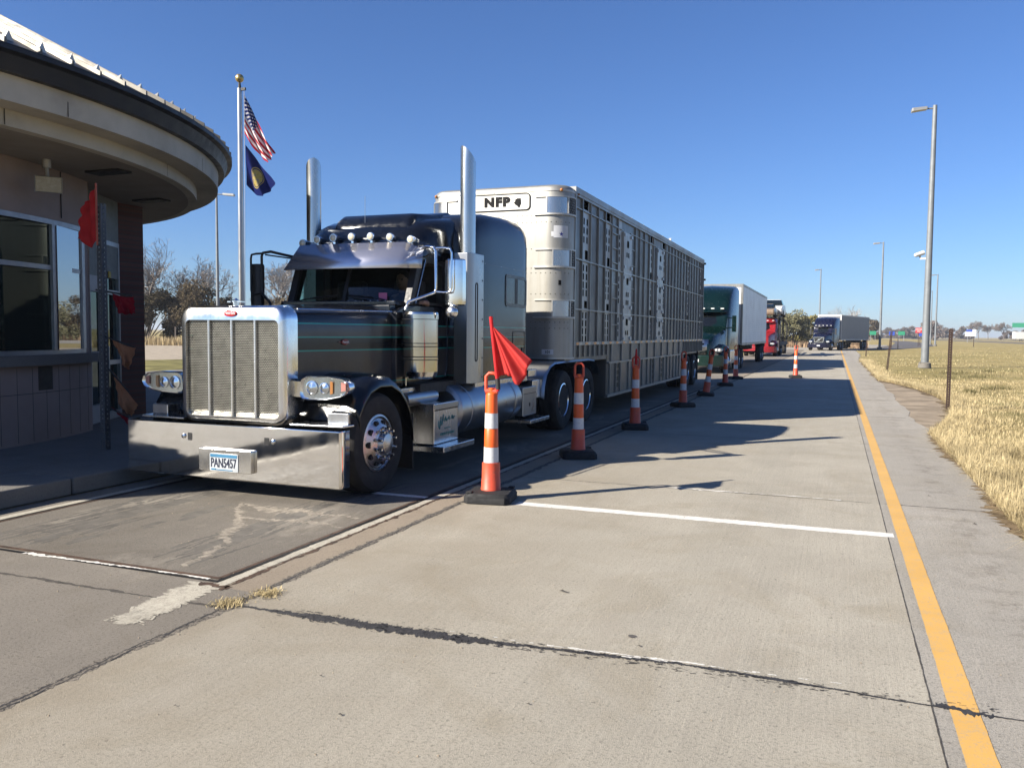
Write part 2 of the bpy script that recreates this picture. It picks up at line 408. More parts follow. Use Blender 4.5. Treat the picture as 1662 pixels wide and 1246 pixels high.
flat('ground', [(-2500,-300),(2500,-300),(2500,4000),(-2500,4000)], -.024, MT['ground'])
flat('mown_lawn', [(-60,14),(-13.5,14),(-8.2,30),(-8.2,46),(-60,46)], -.018, MT['green'])
flat('gravel_lot', [(-120,30),(-34,33),(-30,46),(-8.0,50),(-8.0,74),(-140,60)], -.014, MT['gravel'])
edge = [(1.5+.05*math.sin(y*1.3)+random.uniform(-.04,.04) + (.55 if 60 < y else 0)*min(1, (y-60)/20 if y > 60 else 0), y) for y in np.arange(-12, 100, .6)]
flat('shoulder_road', [(.44,-12)] + edge + [(2.3,100), (.44,100)], -.001, MT['concshoulder'])
ap = []
for y in np.arange(15.5, 33.1, .35):
    t = (y-15.5)/17.5; ap.append((1.62 + 1.05*math.sin(PI*t)**.8 + random.uniform(-.10,.10), y))
flat('dirt_apron', [(1.3,15.5)] + ap + [(1.3,33)], -.008, MT['dirt'])
flat('bypass_road', [(-3.27,-12),(.44,-12),(.44,100),(-3.27,100)], 0, MT['conc'])
flat('scale_road', [(-6.86,-12),(-3.27,-12),(-3.27,100),(-6.86,100)], 0, MT['concscale'])
flat('approach_pavement', [(-6.86,100),(2.3,100),(6.5,125),(9,170),(-9,170),(-40,118),(-40,96),(-6.86,96)], -.004, MT['concshoulder'])
flat('exit_ramp', [(2.4,103),(6.6,112),(11.5,135),(17,168),(21,230),(24,330),(18,330),(14,230),(9.5,165),(5,125)], .004, MT['asphalt'])
flat('westbound_highway', [(46,-250),(58,-250),(58,1500),(46,1500)], -.012, MT['asphalt'])
flat('eastbound_highway', [(80,-250),(92,-250),(92,1500),(80,1500)], -.012, MT['asphalt'])

# yellow edge line, stop line, worn lane line
b = B(); ribbon(b, [(.572,1.5),(.572,14)], .118, .004, .012, .015, .0006); ribbon(b, [(.572,14),(.572,100)], .118, .004, .015, .06, .001)
cur = [(.572,100),(.2,104),(-1.2,108)]
b.build('yellow_road_line', MT['yellow'], kind='structure', flat=True)
b = B(); ribbon(b, [(-2.78,7.265),(.49,7.325)], .15, .004, .05, .02)
b.build('white_road_line', MT['whiteline'], kind='structure', flat=True)
b = B(); ribbon(b, [(-3.60,3.36),(-3.63,3.5),(-3.70,4.14)], [(0,.06),(.12,.17),(.3,.23),(1,.25)], .006, .16, .007)
for k in range(26): ribbon(b, [(-3.62+random.gauss(0,.07),3.38+random.uniform(-.05,.12)),(-3.62+random.gauss(0,.07),3.44+random.uniform(-.02,.2))], random.uniform(.004,.016), .0062+k*.00012, .5, .008)
b.build('worn_road_line', MT['oldwhite'], kind='structure', flat=True)
b = B(); ribbon(b, [(-6.40,7.13),(-3.68,7.14)], .09, .009, .12, .03)
b.build('scale_road_line', MT['whiteline'], kind='structure', flat=True)

# joints and tar-filled cracks
b = B()
ribbon(b, [(-3.27,1.5),(-3.27,3.6),(-3.28,7),(-3.28,14)], .062, .003, .28, .010, .004); ribbon(b, [(-3.28,14),(-3.27,98)], .07, .003, .3, .04, .004)
b.build('lane_joint', MT['joint'], kind='structure', flat=True)
b = B(); ribbon(b, [(-3.283,1.5),(-3.285,10),(-3.28,16)], .009, .005, .5, .008, .008); ribbon(b, [(-3.257,2.2),(-3.255,9)], .005, .006, .8, .010, .009); ribbon(b, [(-3.28,16),(-3.28,60)], .02, .005, .5, .05, .006)
b.build('lane_joint_tar', MT['tar'], kind='structure', flat=True)
b = B()
ribbon(b, [(.445,-8),(.442,40),(.44,98)], .0055, .003, .35, .02, .0006)
for k in range(1, 21):
    y = 8.68 + 4.72*(k-1)
    ribbon(b, [(-3.25,y-.03),(-1.3,y-.02),(1.35,y+.03)], .012 if k < 3 else .02, .003, .7, .03, .006)
    if k != 1: ribbon(b, [(-6.8,y-.05),(-3.29,y)], .025, .003, .4, .05, .004)
ribbon(b, [(-3.3,3.8),(-4.0,3.78),(-4.9,3.78),(-6.8,3.75)], .022, .003, .5, .03, .004)
b.build('slab_joint', MT['crack'], kind='structure', flat=True)
b = B()
ribbon(b, [(-3.25,3.86),(-2.9,3.87),(-2.74,3.865),(-2.16,3.885),(-1.75,3.905),(-1.4,3.94),(-.98,3.98),(-.68,4.01),(-.2,4.0),(.2,3.985),(.66,3.967),(1.5,3.95)],
       [(0,.02),(.04,.03),(.10,.07),(.17,.085),(.24,.10),(.29,.115),(.33,.07),(.37,.03),(.44,.03),(.5,.045),(.55,.022),(.63,.034),(.68,.016),(.8,.012),(.85,.010),(.88,.02),(.93,.016),(1,.016)], .0045, .22, .005, .003)
for _ in range(520):
    x = random.choice((random.uniform(-3.0,-1.2), random.uniform(-1.2,.7))); y = 3.875+(x+2.9)*.037 + random.gauss(0,.03 if x < -1.2 else .022) + (.02 if random.random() < .5 else -.02); l = random.uniform(.006,.03)
    ribbon(b, [(x,y),(x+l,y+random.uniform(-.004,.005))], random.uniform(.002,.007), .0045, .4, .005)
for x in np.arange(-2.9, -.4, .05):          # flaked islands of tar above the joint
    if random.random() < .55:
        y = 3.87 + (x+2.9)*.045 + random.choice((-1,1))*random.uniform(.035,.07); l = random.uniform(.015,.07)
        ribbon(b, [(x,y),(x+l,y+random.uniform(-.006,.008))], random.uniform(.004,.014), .0045, .5, .006)
ribbon(b, [(.46,3.99),(.68,3.968)], .05, .0062, .5, .008)
b.build('tar_seam', MT['tar'], kind='structure', flat=True)
b = B()
for x in np.arange(-1.9, .1, .035):
    if random.random() < .4:
        y = 3.90 + (x+1.8)*.052 + .055 + random.uniform(-.01,.02); ribbon(b, [(x,y),(x+random.uniform(.02,.06),y+.003)], random.uniform(.004,.012), .005, .5, .006)
ribbon(b, [(-1.35,3.985),(-.9,4.02),(-.55,4.045)], .012, .005, .6, .01)
ribbon(b, [(-1.6,8.69),(-.6,8.71),(.1,8.72)], .02, .005, .9, .02, .01)
b.build('pale_chipping', MT['whiteline'], kind='structure', flat=True)

# weighbridge deck let into the scale lane, with its iron edging
flat('scale_slab', [(-6.46,4.25),(-3.68,4.25),(-3.68,27),(-6.46,27)], .0016, MT['deck'])
b = B(); b.box(-3.68,-3.645,4.2,27,.0018,.0022); b.box(-6.50,-3.645,4.17,4.205,.0018,.0022); b.box(-6.50,-6.47,4.2,27,.0018,.0022)
b.build('scale_gap', MT['ink'], kind='structure', flat=True)
b = B(); b.box(-3.715,-3.685,4.25,27,.0022,.0034); b.box(-6.46,-3.685,4.225,4.262,.0022,.0034); b.box(-6.465,-6.435,4.26,27,.0022,.0034)
b.build('scale_edging', MT['rust'], kind='structure', flat=True)
b = B(); ribbon(b, [(-3.60,4.12),(-3.60,10),(-3.60,27)], .075, .007, .10, .03, .002); ribbon(b, [(-6.56,2.5),(-6.56,27)], .09, .007, .06, .05)
b.build('pale_curb_strip', MT['oldwhite'], kind='structure', flat=True)
b = B(); ribbon(b, [(-3.535,4.05),(-3.535,8),(-3.535,26)], .03, .0075, .6, .02, .004); ribbon(b, [(-3.75,4.13),(-3.5,4.10)], .06, .0075, .5, .015)
b.build('rust_stain', MT['rust'], kind='structure', flat=True)
flat('strip_slab', [(-3.56,4.1),(-3.30,4.1),(-3.30,40),(-3.56,40)], .0008, MT['stripconc'])
b = B()
ribbon(b, [(-3.75,4.22),(-4.3,4.215),(-5.1,4.19),(-5.4,4.18)], [(0,.03),(.3,.012),(.55,.035),(.7,.01),(1,.05)], .0068, .5, .015)
b.build('worn_edge_paint', MT['whiteline'], kind='structure', flat=True)
mineral = mat('mineral_stain', (.27,.235,.185), .9, 0, .45, 16)
b = B()
ribbon(b, [(-5.15,6.25),(-4.75,5.65),(-4.45,5.15),(-4.25,4.8),(-4.15,4.35)], [(0,.03),(.3,.075),(.6,.08),(1,.045)], .0052, .45, .012, .02)
ribbon(b, [(-4.85,5.75),(-4.5,5.75),(-4.1,5.82),(-3.75,5.75)], [(0,.03),(.4,.07),(1,.03)], .0058, .6, .012, .02)
ribbon(b, [(-5.1,6.2),(-4.8,6.1),(-4.3,6.15),(-3.8,6.1)], [(0,.04),(.4,.16),(1,.04)], .0064, .6, .012, .03)
b.build('mineral_streak', mineral, kind='structure', flat=True)
oil = mat('oil_stain', (.10,.09,.08), .8, 0, .35, 7)
def blotch(b, cx, cy, rx, ry, z, n=40):
    vs = [(cx, cy, z)]; w_ = walk(n, .22, .6)
    for i in range(n):
        a = 2*PI*i/n; k = 1 + w_[i]; vs.append((cx+rx*k*math.cos(a), cy+ry*k*math.sin(a), z))
    b.add(vs, [(0, 1+i, 1+(i+1) % n) for i in range(n)])
b = B(); blotch(b, -.965, 4.28, .022, .020, .004); blotch(b, -1.52, 4.86, .012, .012, .004)
b.build('oil_spot', oil, kind='structure', flat=True)
stain = mat('tyre_grime', (.125,.112,.094), .85, 0, .3, 5)
b = B()
for x, y, rx, ry in [(-5.75,5.35,.10,.5),(-5.5,5.1,.06,.35),(-5.2,5.6,.09,.4),(-5.95,4.75,.07,.3),(-5.35,4.7,.05,.2),(-6.1,5.6,.1,.5),(-5.6,4.7,.1,.3),(-4.4,5.9,.12,.4),(-4.25,5.0,.08,.4)]:
    for _ in range(22): blotch(b, x+random.gauss(0,rx*.5), y+random.gauss(0,ry*.6), rx*random.uniform(.1,.35), ry*random.uniform(.1,.4), .0018+random.uniform(0,.0003))
for x0, w_ in ((-5.85,.34),(-4.35,.30)):
    for _ in range(60):
        x, y = x0+random.gauss(0,w_*.4), random.uniform(4.3,7.0); ribbon(b, [(x,y),(x+random.gauss(0,.03),y+random.uniform(.2,.9))], random.uniform(.01,.05), .0042+random.uniform(0,.0008), .5, .02)
b.build('tyre_grime', stain, kind='structure', flat=True)

thatch = mat('verge_thatch', (.20,.145,.085), 1., 0, .35, 6, .6, 40, spec=.1)
b = B(); ribbon(b, [(e[0]+.02, e[1]) for e in edge if e[1] < 15.6], .13, .0005, .6, .02, .02); ribbon(b, [(e[0]+.02, e[1]) for e in edge if 32.5 < e[1] < 60], .13, .0005, .6, .03, .02); ribbon(b, [(e[0], e[1]) for e in ap], .25, .001, .7, .04, .05)
b.build('verge_dirt', thatch, kind='structure', flat=True)
# sidewalk with its curb
b = B(); b.box(-22,-6.87,5.86,40,.0,.17); b.box(-22,-6.87,-6,5.845,.0,.168)
b.build('sidewalk', MT['walk'], kind='structure', bevel=.02)
# ------------------------------------------------------------------ weigh station building
BC = (-14.66, 6.17); T0 = -5.0; T1 = 125.0
def pol(r, a): return (BC[0]+r*math.cos(R(a)), BC[1]+r*math.sin(R(a)))
def plan(r, n=48, inset=0.0):
    p = [pol(r, T0+(T1-T0)*i/n) for i in range(n+1)]
    s = p[0]; k = 6.4
    return p + [(-27+inset, 15-inset), (-27+inset, -4+inset), (s[0]-.62*k, s[1]-.78*k)]  # unseen side cut off straight so the sun reaches the truck front
brick = N('dark_brick'); bt = brick.node('ShaderNodeTexBrick'); bt.inputs['Scale'].default_value = 1; bt.inputs['Brick Width'].default_value = .22; bt.inputs['Row Height'].default_value = .075; bt.inputs['Mortar Size'].default_value = .008
bt.inputs['Color1'].default_value = (.085,.035,.028,1); bt.inputs['Color2'].default_value = (.12,.052,.042,1); bt.inputs['Mortar'].default_value = (.06,.05,.045,1)
rotc = brick.coord((1,1,1), rot=(R(90),0,0)); brick.link(rotc, bt.inputs['Vector']); brick.set(color=bt.outputs['Color'], rough=.9); brick.bump(bt.outputs['Fac'], -.4, .01)
stone = mat('pinkish_panel', (.40,.305,.265), .8, 0, .12, 1.2, .12, 40)
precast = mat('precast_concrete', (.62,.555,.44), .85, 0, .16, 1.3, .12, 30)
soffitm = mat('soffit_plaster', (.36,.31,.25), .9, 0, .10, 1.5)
fascia = mat('dark_fascia_metal', (.018,.019,.025), .5, 0, .12, 2, spec=.3)
roofm = mat('roof_metal', (.12,.112,.098), .5, .5, .45, 1.6, .05, 4)
framem = mat('window_aluminium', (.30,.32,.34), .4, .7, .08, 6)
doorw = mat('door_white', (.42,.43,.45), .5, 0, .06, 6)
panelg = mat('grey_green_panel', (.19,.21,.19), .6, 0, .08, 3)
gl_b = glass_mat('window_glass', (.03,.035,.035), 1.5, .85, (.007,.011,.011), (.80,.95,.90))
gl_b2 = glass_mat('mirror_glass', (.03,.035,.035), 4.2, .85, (.01,.012,.014))
bld = thing('weigh_station', 'round fronted weigh station with wide curved canopy, dark fascia and metal roof', 'building', (BC[0], BC[1], .17))
def L(p, z): return (p[0]-BC[0], p[1]-BC[1], z-.17)
def ringpart(name, prof, m, cap_in=None, **kw):
    b = B(); b.loft([[L(p, z) for p in plan(r, inset=max(0, 7.2-r))] for r, z in prof], False, False); return b.build(name, m, bld, ang=30, **kw)
# roof cone, seams and snow guards
b = B(); rim = plan(7.27); ap = (BC[0], BC[1]); n = len(rim)
vs = [L(p, 4.315) for p in rim] + [L(ap, 8.0)]
b.add(vs, [(i, (i+1) % n, n) for i in range(n)]); roof = b.build('roof', roofm, bld, ang=12)
b = B(); sg = B()
for k in range(44):
    a = T0 + 1.2 + k*2.9
    p0, p1 = pol(7.27, a), pol(.6, a); t = Vector((-math.sin(R(a)), math.cos(R(a)), 0))*.016
    q0, q1 = Vector(L(p0, 4.315)), Vector(L(p1, 7.70)); up = Vector((0,0,.05))
    b.loft([[q0-t, q0+t, q0+t*.7+up, q0-t*.7+up], [q1-t, q1+t, q1+t*.7+up, q1-t*.7+up]])
    for rr, da in ((7.10, 1.2),):
        pp = Vector(L(pol(rr, a+da), 4.315+(7.27-rr)*.507)); ra = Vector((math.cos(R(a+da)), math.sin(R(a+da)), -.5)); tt = Vector((-math.sin(R(a+da)), math.cos(R(a+da)), 0))*.05
        sg.add([pp-tt, pp+tt, pp+Vector((0,0,.10)), pp-tt-ra*.07, pp+tt-ra*.07], [(0,1,2),(0,2,3),(1,4,2),(3,2,4)])
b.build('roof_seam', roofm, roof); sg.build_each('snow_guard', MT['aluwhite'], roof, flat=True)
gut = ringpart('gutter_fascia', [(7.05,4.30),(7.27,4.31),(7.27,4.26),(7.20,4.24),(7.15,4.09),(6.98,4.09)], fascia)
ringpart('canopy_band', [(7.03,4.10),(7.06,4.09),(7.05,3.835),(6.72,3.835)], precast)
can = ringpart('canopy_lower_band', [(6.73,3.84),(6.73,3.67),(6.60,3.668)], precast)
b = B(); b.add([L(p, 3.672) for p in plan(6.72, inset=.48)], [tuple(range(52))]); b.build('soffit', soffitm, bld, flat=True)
b = B()
for a in (3, 27, 51, 75, 99):
    for r_, z0, z1 in ((7.056, 3.84, 4.088), (6.737, 3.675, 3.835)):
        p = L(pol(r_, a + (0 if r_ > 7 else -4)), 0); t = Vector((-math.sin(R(a)), math.cos(R(a)), 0))*.006
        b.add([(p[0]-t.x,p[1]-t.y,z0-.17),(p[0]+t.x,p[1]+t.y,z0-.17),(p[0]+t.x,p[1]+t.y,z1-.17),(p[0]-t.x,p[1]-t.y,z1-.17)], [(0,1,2,3)])
b.build('panel_joint', MT['crack'], bld, flat=True)
b = B()
for (r_, a) in ((6.1, 20), (6.05, 43)):
    p = L(pol(r_, a), 3.665); b.box(p[0]-.28,p[0]+.28,p[1]-.12,p[1]+.12,p[2]-.02,p[2]+.02)
b.build_each('soffit_vent', MT['frame'], bld)
# curved wall
RW = 5.46
def arcwall(b, r, a0, a1, z0, z1, th=.25, n=None):
    n = n or max(2, int((a1-a0)/2)); rings = []
    for i in range(n+1):
        a = a0+(a1-a0)*i/n; o, q = pol(r, a), pol(r-th, a); rings.append([L(o,z0), L(o,z1), L(q,z1), L(q,z0)])
    b.loft(rings)
b = B(); arcwall(b, RW, -40, 28.2, .17, 1.15); arcwall(b, RW-.01, -40, 28.2, 3.02, 3.67); arcwall(b, RW-.02, 26.9, 28.2, 1.15, 3.02)
arcwall(b, RW-.004, -40, -32, 1.15, 3.02)
wall = b.build('wall', stone, bld, ang=20)
b = B()
for a in (20.1, 8): arcwall(b, RW+.003, a-.07, a+.07, 3.06, 3.66, .006, 2)
b.build('wall_joint', MT['ink'], wall)
b = B()
for k in range(12):
    a = -3 + k*2.7
    if a < 28: arcwall(b, RW+.002, a-.03, a+.03, .2, 1.12, .004, 2)
arcwall(b, RW+.002, -20, 28.2, .795, .803, .004)
b.build('block_joint', mat('pale_mortar', (.13,.10,.09), .9), wall)
b = B(); arcwall(b, RW+.003, 14.3, 17.2, .83, 1.13, .01, 3); b.build('wall_vent', MT['frame'], wall)
b = B(); arcwall(b, RW+.10, -35, 29.6, 1.15, 1.275, .2); b.build('window_sill', MT['walk'], bld, ang=20)
win = B()
for a0, a1 in ((-32,26.9),): arcwall(win, RW-.02, a0, a1, 1.277, 1.335, .12); arcwall(win, RW-.015, a0, a1, 2.955, 3.018, .12)
for a in (-30.5, -12, 3.2, 18.5, 26.4): arcwall(win, RW-.012, a-.45, a+.45, 1.337, 2.953, .1, 2)
for a0, a1 in ((3.66,18.04),(18.96,25.94),(-11.5,2.74),(-30,-12.46)): arcwall(win, RW-.03, a0, a1, 2.37, 2.43, .06)
wf = win.build('window', framem, bld, ang=20)
for a0, a1, gm in ((-30,-12.4,gl_b),(-11.6,2.8,gl_b),(3.6,18.1,gl_b),(18.9,26.0,gl_b2)):
    b = B(); p, q = pol(RW-(.05 if a0 != 18.9 else .0), a0), pol(RW-(.05 if a0 != 18.9 else .034), a1)
    b.add([L(p,1.337),L(q,1.337),L(q,2.953),L(p,2.953)], [(0,1,2,3)]); b.build('pane', gm, wf, flat=True)
b = B(); arcwall(b, RW-.6, -32, 28, 1.0, 3.4, .05); b.build('dark_room_backing', MT['dark'], bld)  # dark sheet added behind the glass in place of the dim room
# recessed entrance and brick pier
E0, D0, D1 = (-9.86,8.76), (-10.34,9.16), (-10.97,10.32)
def slab(b, p, q, z0, z1, th=.12, off=0.0):
    d = Vector((q[0]-p[0], q[1]-p[1], 0)).normalized(); nrm = Vector((d.y, -d.x, 0))
    p = Vector((p[0],p[1],0))+nrm*off; q = Vector((q[0],q[1],0))+nrm*off; pp, qq = p-nrm*th, q-nrm*th
    b.loft([[L(p,z0),L(p,z1),L(pp,z1),L(pp,z0)],[L(q,z0),L(q,z1),L(qq,z1),L(qq,z0)]])
def lerp(p, q, t): return (p[0]+(q[0]-p[0])*t, p[1]+(q[1]-p[1])*t)
b = B(); slab(b, E0, D0, .17, 3.67); b.build('return_wall', stone, bld)
b = B(); slab(b, D0, D1, 2.42, 3.67); b.build('door_header', panelg, bld)
dr = B(); slab(dr, lerp(D0,D1,.0), lerp(D0,D1,.06), .18, 2.42); slab(dr, lerp(D0,D1,.44), lerp(D0,D1,.5), .18, 2.42); slab(dr, lerp(D0,D1,.06), lerp(D0,D1,.44), 2.18, 2.42); slab(dr, lerp(D0,D1,.06), lerp(D0,D1,.44), .18, .45)
slab(dr, lerp(D0,D1,.06), lerp(D0,D1,.44), 1.2, 1.27)
door = dr.build('door', doorw, bld)
b = B(); slab(b, lerp(D0,D1,.06), lerp(D0,D1,.44), .46, 2.18, .02, -.05); b.build('door_pane', gl_b, door)
b = B(); p = lerp(D0,D1,.39); b.tube([L((p[0]+.08,p[1]+.04),z) for z in (.95,1.0,1.3,1.35)], .016); b.build('door_handle', MT['steel'], door)
sl_ = B()
for t0, t1, z0, z1 in ((.5,.54,.18,3.0),(.96,1.0,.18,3.0),(.54,.96,.18,.30),(.54,.96,1.05,1.12),(.54,.96,2.16,2.23),(.54,.96,2.93,3.0)): slab(sl_, lerp(D0,D1,t0), lerp(D0,D1,t1), z0, z1, .1, .01)
side = sl_.build('sidelight', framem, bld); b = B(); slab(b, lerp(D0,D1,.54), lerp(D0,D1,.96), .3, 2.93, .02, -.04); b.build('sidelight_pane', gl_b, side)
b = B(); p = lerp(D0,D1,.62); slab(b, lerp(D0,D1,.60), lerp(D0,D1,.68), 2.42, 2.52, .01, .02); b.build('notice_sticker', mat('yellow_sticker',(.65,.45,.03)), side)
b = B(); o = L((-11.42,10.30),.17); b.box(o[0],o[0]+.44,o[1],o[1]+.55,0,3.5); b.build('brick_pier', brick.mat, bld)
b = B(); o = L((-24,11.2),.17); b.box(o[0],o[0]+12.6,o[1]-.2,o[1],0,3.5); b.build('rear_wall', brick.mat, bld)
# floodlight under the canopy
fl = B(); p = L(pol(5.78, 12.5), 3.665); fl.m = 0
fl.cyl(p, (p[0],p[1],p[2]-.10), .05, .05, 12); fl.tube([(p[0],p[1],p[2]-.1),(p[0]+.01,p[1],p[2]-.2),(p[0]+.03,p[1]-.01,p[2]-.26)], .022)
fl.ball((p[0]-.03,p[1],p[2]-.27), .06)
f1 = fl.build('floodlight', MT['aluwhite'], bld)
b = B(); d = Vector((.72,-.55,-.35)).normalized(); u = Vector((0,0,1)).cross(d).normalized(); v = d.cross(u); c = Vector((p[0]+.02,p[1],p[2]-.28))
def fr(s0, h0, h1): return [c+d*s0+u*h0+v*h1, c+d*s0-u*h0+v*h1, c+d*s0-u*h0-v*h1, c+d*s0+u*h0-v*h1]
b.loft([fr(0,.07,.05), fr(.09,.14,.095), fr(.10,.15,.10)], True, False); b.build('lamp_housing', MT['aluwhite'], f1)
b = B(); b.add(fr(.096,.138,.092), [(0,1,2,3)]); b.build('lamp_lens', mat('lamp_glass',(.5,.45,.33),.25,0,.1,9), f1)

# ------------------------------------------------------------------ poles, flags
def perforated_post(name, label, x, y, z0, h, w, m, lean=(0,0), group=None):
    b = B(); hs = []
    nh = int(h/.055)
    for i in range(nh): hs.append((-w*.14, w*.14, .03+i*.055, .055+i*.055))
    def f(sx, sy):
        return lambda a, q: (a*sx[0]+sy[0]*w/2 + lean[0]*q, a*sx[1]+sy[1]*w/2 + lean[1]*q, q)
    for sx, sy in (((1,0),(0,-1)),((0,1),(1,0)),((1,0),(0,1)),((0,1),(-1,0))): b.holes(f(sx,sy), -w/2, w/2, 0, h, hs)
    o = b.build(name, m, None, label=label, cat='post', group=group); o.location = (x,y,z0); return o
perforated_post('sign_post', 'grey perforated steel post standing on the sidewalk before the station door', -8.14, 7.41, .17, 2.92, .075, mat('dark_galvanised', (.13,.14,.15), .55, .3))
def fabric(name, c, tr=.35):
    n = N(name); d = n.node('ShaderNodeBsdfDiffuse'); t = n.node('ShaderNodeBsdfTranslucent'); m = n.node('ShaderNodeMixShader'); m.inputs[0].default_value = tr
    col = n.ramp(n.noise(7,5,.6), [(.3, tuple(x*.8 for x in c)), (.7, c)])
    n.link(col, d.inputs[0]); n.link(col, t.inputs[0]); n.link(d.outputs[0], m.inputs[1]); n.link(t.outputs[0], m.inputs[2]); n.link(m.outputs[0], n.out.inputs[0]); n.n.remove(n.bsdf); return n.mat
redf = fabric('red_flag_cloth', (.66,.05,.055), .4); redd = fabric('dark_red_cloth', (.26,.016,.028)); orf = fabric('faded_orange_cloth', (.42,.20,.11))
stickm = mat('painted_stick', (.55,.12,.07), .6); dowel = mat('black_dowel', (.02,.02,.02), .6)
def cloth(fn, name, m, parent, nu=24, nv=18):
    b = B(); b.sheet(fn, nu, nv); return b.build(name, m, parent, ang=180, solid=.004, recalc=False)
t = thing('warning_flag', 'bright red cloth flag hanging limp from the top of the perforated post', 'flag', (-8.14,7.41,2.70))
b = B(); b.tube([(0,-.06,-.1),(-.005,-.06,.62)], .012); b.build('flag_stick', stickm, t)
def f_(u, v):
    wd = .12 + .22*v**.8; x = -.005 - u*wd*(1+.035*math.sin(v*9+u*2)) ; z = .58 - v*(.62+.08*math.sin(u*5)) - u*.13*(1-v) - u*u*.05
    return (x, -.06 + (.05*math.sin(u*11+v*4)+.02*math.sin(v*17-u*6))*(u+.1), z)
cloth(f_, 'flag_cloth', redf, t)
def rag(label, loc, q00, q10, q11, q01, m, stick, folds=7, amp=.03):
    # corners (across, up) of a hanging cloth, in the plane facing the lane
    t = thing('warning_flag', label, 'flag', loc, R(27))
    b = B(); b.tube([(stick[0],0,stick[1]),(stick[2],0,stick[3])], .010); b.build('flag_stick', dowel, t)
    def g(u, v):
        x = (q00[0]*(1-u)+q10[0]*u)*(1-v)+(q01[0]*(1-u)+q11[0]*u)*v; z = (q00[1]*(1-u)+q10[1]*u)*(1-v)+(q01[1]*(1-u)+q11[1]*u)*v
        f = math.sin(u*folds+v*2.2)+.4*math.sin(u*folds*2.1-v*5)
        return (x+.006*math.sin(v*17+u*3), .015+amp*f*(.25+v), z - .02*math.sin(PI*u) + .008*math.sin(u*23)*v)
    cloth(g, 'flag_cloth', m, t, 28, 20)
rag('dark red flag bundled on a short stick, uppermost beside the station door', (-8.08,7.46,1.98), (.02,.06), (.27,.02), (.29,-.17), (.07,-.16), redd, (-.16,.10,.26,.03), 9)
rag('faded orange flag hanging from a black stick behind the perforated post', (-8.08,7.46,1.50), (.0,.0), (.28,-.11), (.19,-.37), (.13,-.27), orf, (-.16,.06,.27,-.10))
rag('long faded orange flag drooping lowest of the two orange ones', (-8.08,7.46,1.10), (.02,.0), (.30,-.40), (.20,-.54), (.05,-.30), orf, (-.05,.06,.20,-.24), 6)
rag('dark red flag low down near the foot of the perforated post', (-8.08,7.46,.66), (-.02,.02), (.46,-.22), (.46,-.34), (.10,-.12), redd, (-.12,.06,.40,-.22), 5, .02)

fp = thing('flagpole', 'tall silver flagpole with gold ball, carrying two flags', 'flagpole', (-17.39,21.12,0))
b = B(); b.tube([(0,0,0),(0,0,5),(0,0,9.05)], [.10,.092,.075], 16); b.build('pole', chrome_mat('flagpole_aluminium',(.42,.42,.41),.3,.3), fp)
b = B(); b.ball((0,0,9.36), .13, 16, 10); b.build('finial', mat('gold_ball',(.55,.40,.16),.35,.9,.1,4), fp)
b = B(); b.cyl((0,0,9.05),(0,0,9.25),.05,.03,10); b.box(-.06,.22,-.03,.03,8.98,9.06); b.build('pulley_truck', MT['frame'], fp)
b = B(); b.tube([(.17,0,9.0),(.15,.01,6),(.12,0,1.4)], .008, 5); b.build('halyard', MT['white'], fp)
def usflag():
    n = N('us_flag_cloth'); uv = n.xyz('UV'); u, v = uv[0], uv[1]
    st = n.math('GREATER_THAN', n.math('MODULO', n.math('MULTIPLY', v, 6.5), 1.0), .5)   # 13 stripes
    col = n.mix(st, (.42,.015,.03), (.72,.70,.68))
    canton = n.math('MULTIPLY', n.math('LESS_THAN', u, .4), n.math('GREATER_THAN', v, .4615))
    su, sv = n.math('MULTIPLY', u, 27.5), n.math('MULTIPLY', n.math('SUBTRACT', v, .4615), 18.6)
    pa_ = n.math('MODULO', n.math('ADD', n.math('FLOOR', su), n.math('FLOOR', sv)), 2)
    fu, fv = n.math('SUBTRACT', n.math('FRACT', su), .5), n.math('SUBTRACT', n.math('FRACT', sv), .5)
    d2 = n.math('ADD', n.math('MULTIPLY', fu, fu), n.math('MULTIPLY', fv, fv))
    star = n.math('MULTIPLY', n.math('LESS_THAN', d2, .14), pa_)
    col = n.mix(canton, col, n.mix(star, (.012,.02,.10), (.72,.70,.68)))
    return n, col
def flagmat(n, col, tr=.3):
    d = n.node('ShaderNodeBsdfDiffuse'); t = n.node('ShaderNodeBsdfTranslucent'); m = n.node('ShaderNodeMixShader'); m.inputs[0].default_value = tr
    n.link(col, d.inputs[0]); n.link(col, t.inputs[0]); n.link(d.outputs[0], m.inputs[1]); n.link(t.outputs[0], m.inputs[2]); n.link(m.outputs[0], n.out.inputs[0]); n.n.remove(n.bsdf); return n.mat
def stateflag():
    n = N('navy_flag_cloth'); uv = n.xyz('UV'); u, v = n.math('MULTIPLY', n.math('SUBTRACT', uv[0], .47), 1.55), n.math('SUBTRACT', uv[1], .5)
    d = n.math('POWER', n.math('ADD', n.math('MULTIPLY', u, u), n.math('MULTIPLY', v, v)), .5)
    f = n.noise(9, 4, .7)
    inner = n.ramp(f, [(.42,(.30,.25,.19)),(.5,(.52,.40,.10)),(.62,(.35,.27,.08))])
    col = n.mix(n.math('LESS_THAN', d, .26), (.014,.020,.095), inner)
    rg = n.math('MULTIPLY', n.math('GREATER_THAN', d, .29), n.math('LESS_THAN', d, .32)); col = n.mix(rg, col, (.40,.31,.09))
    return n, col
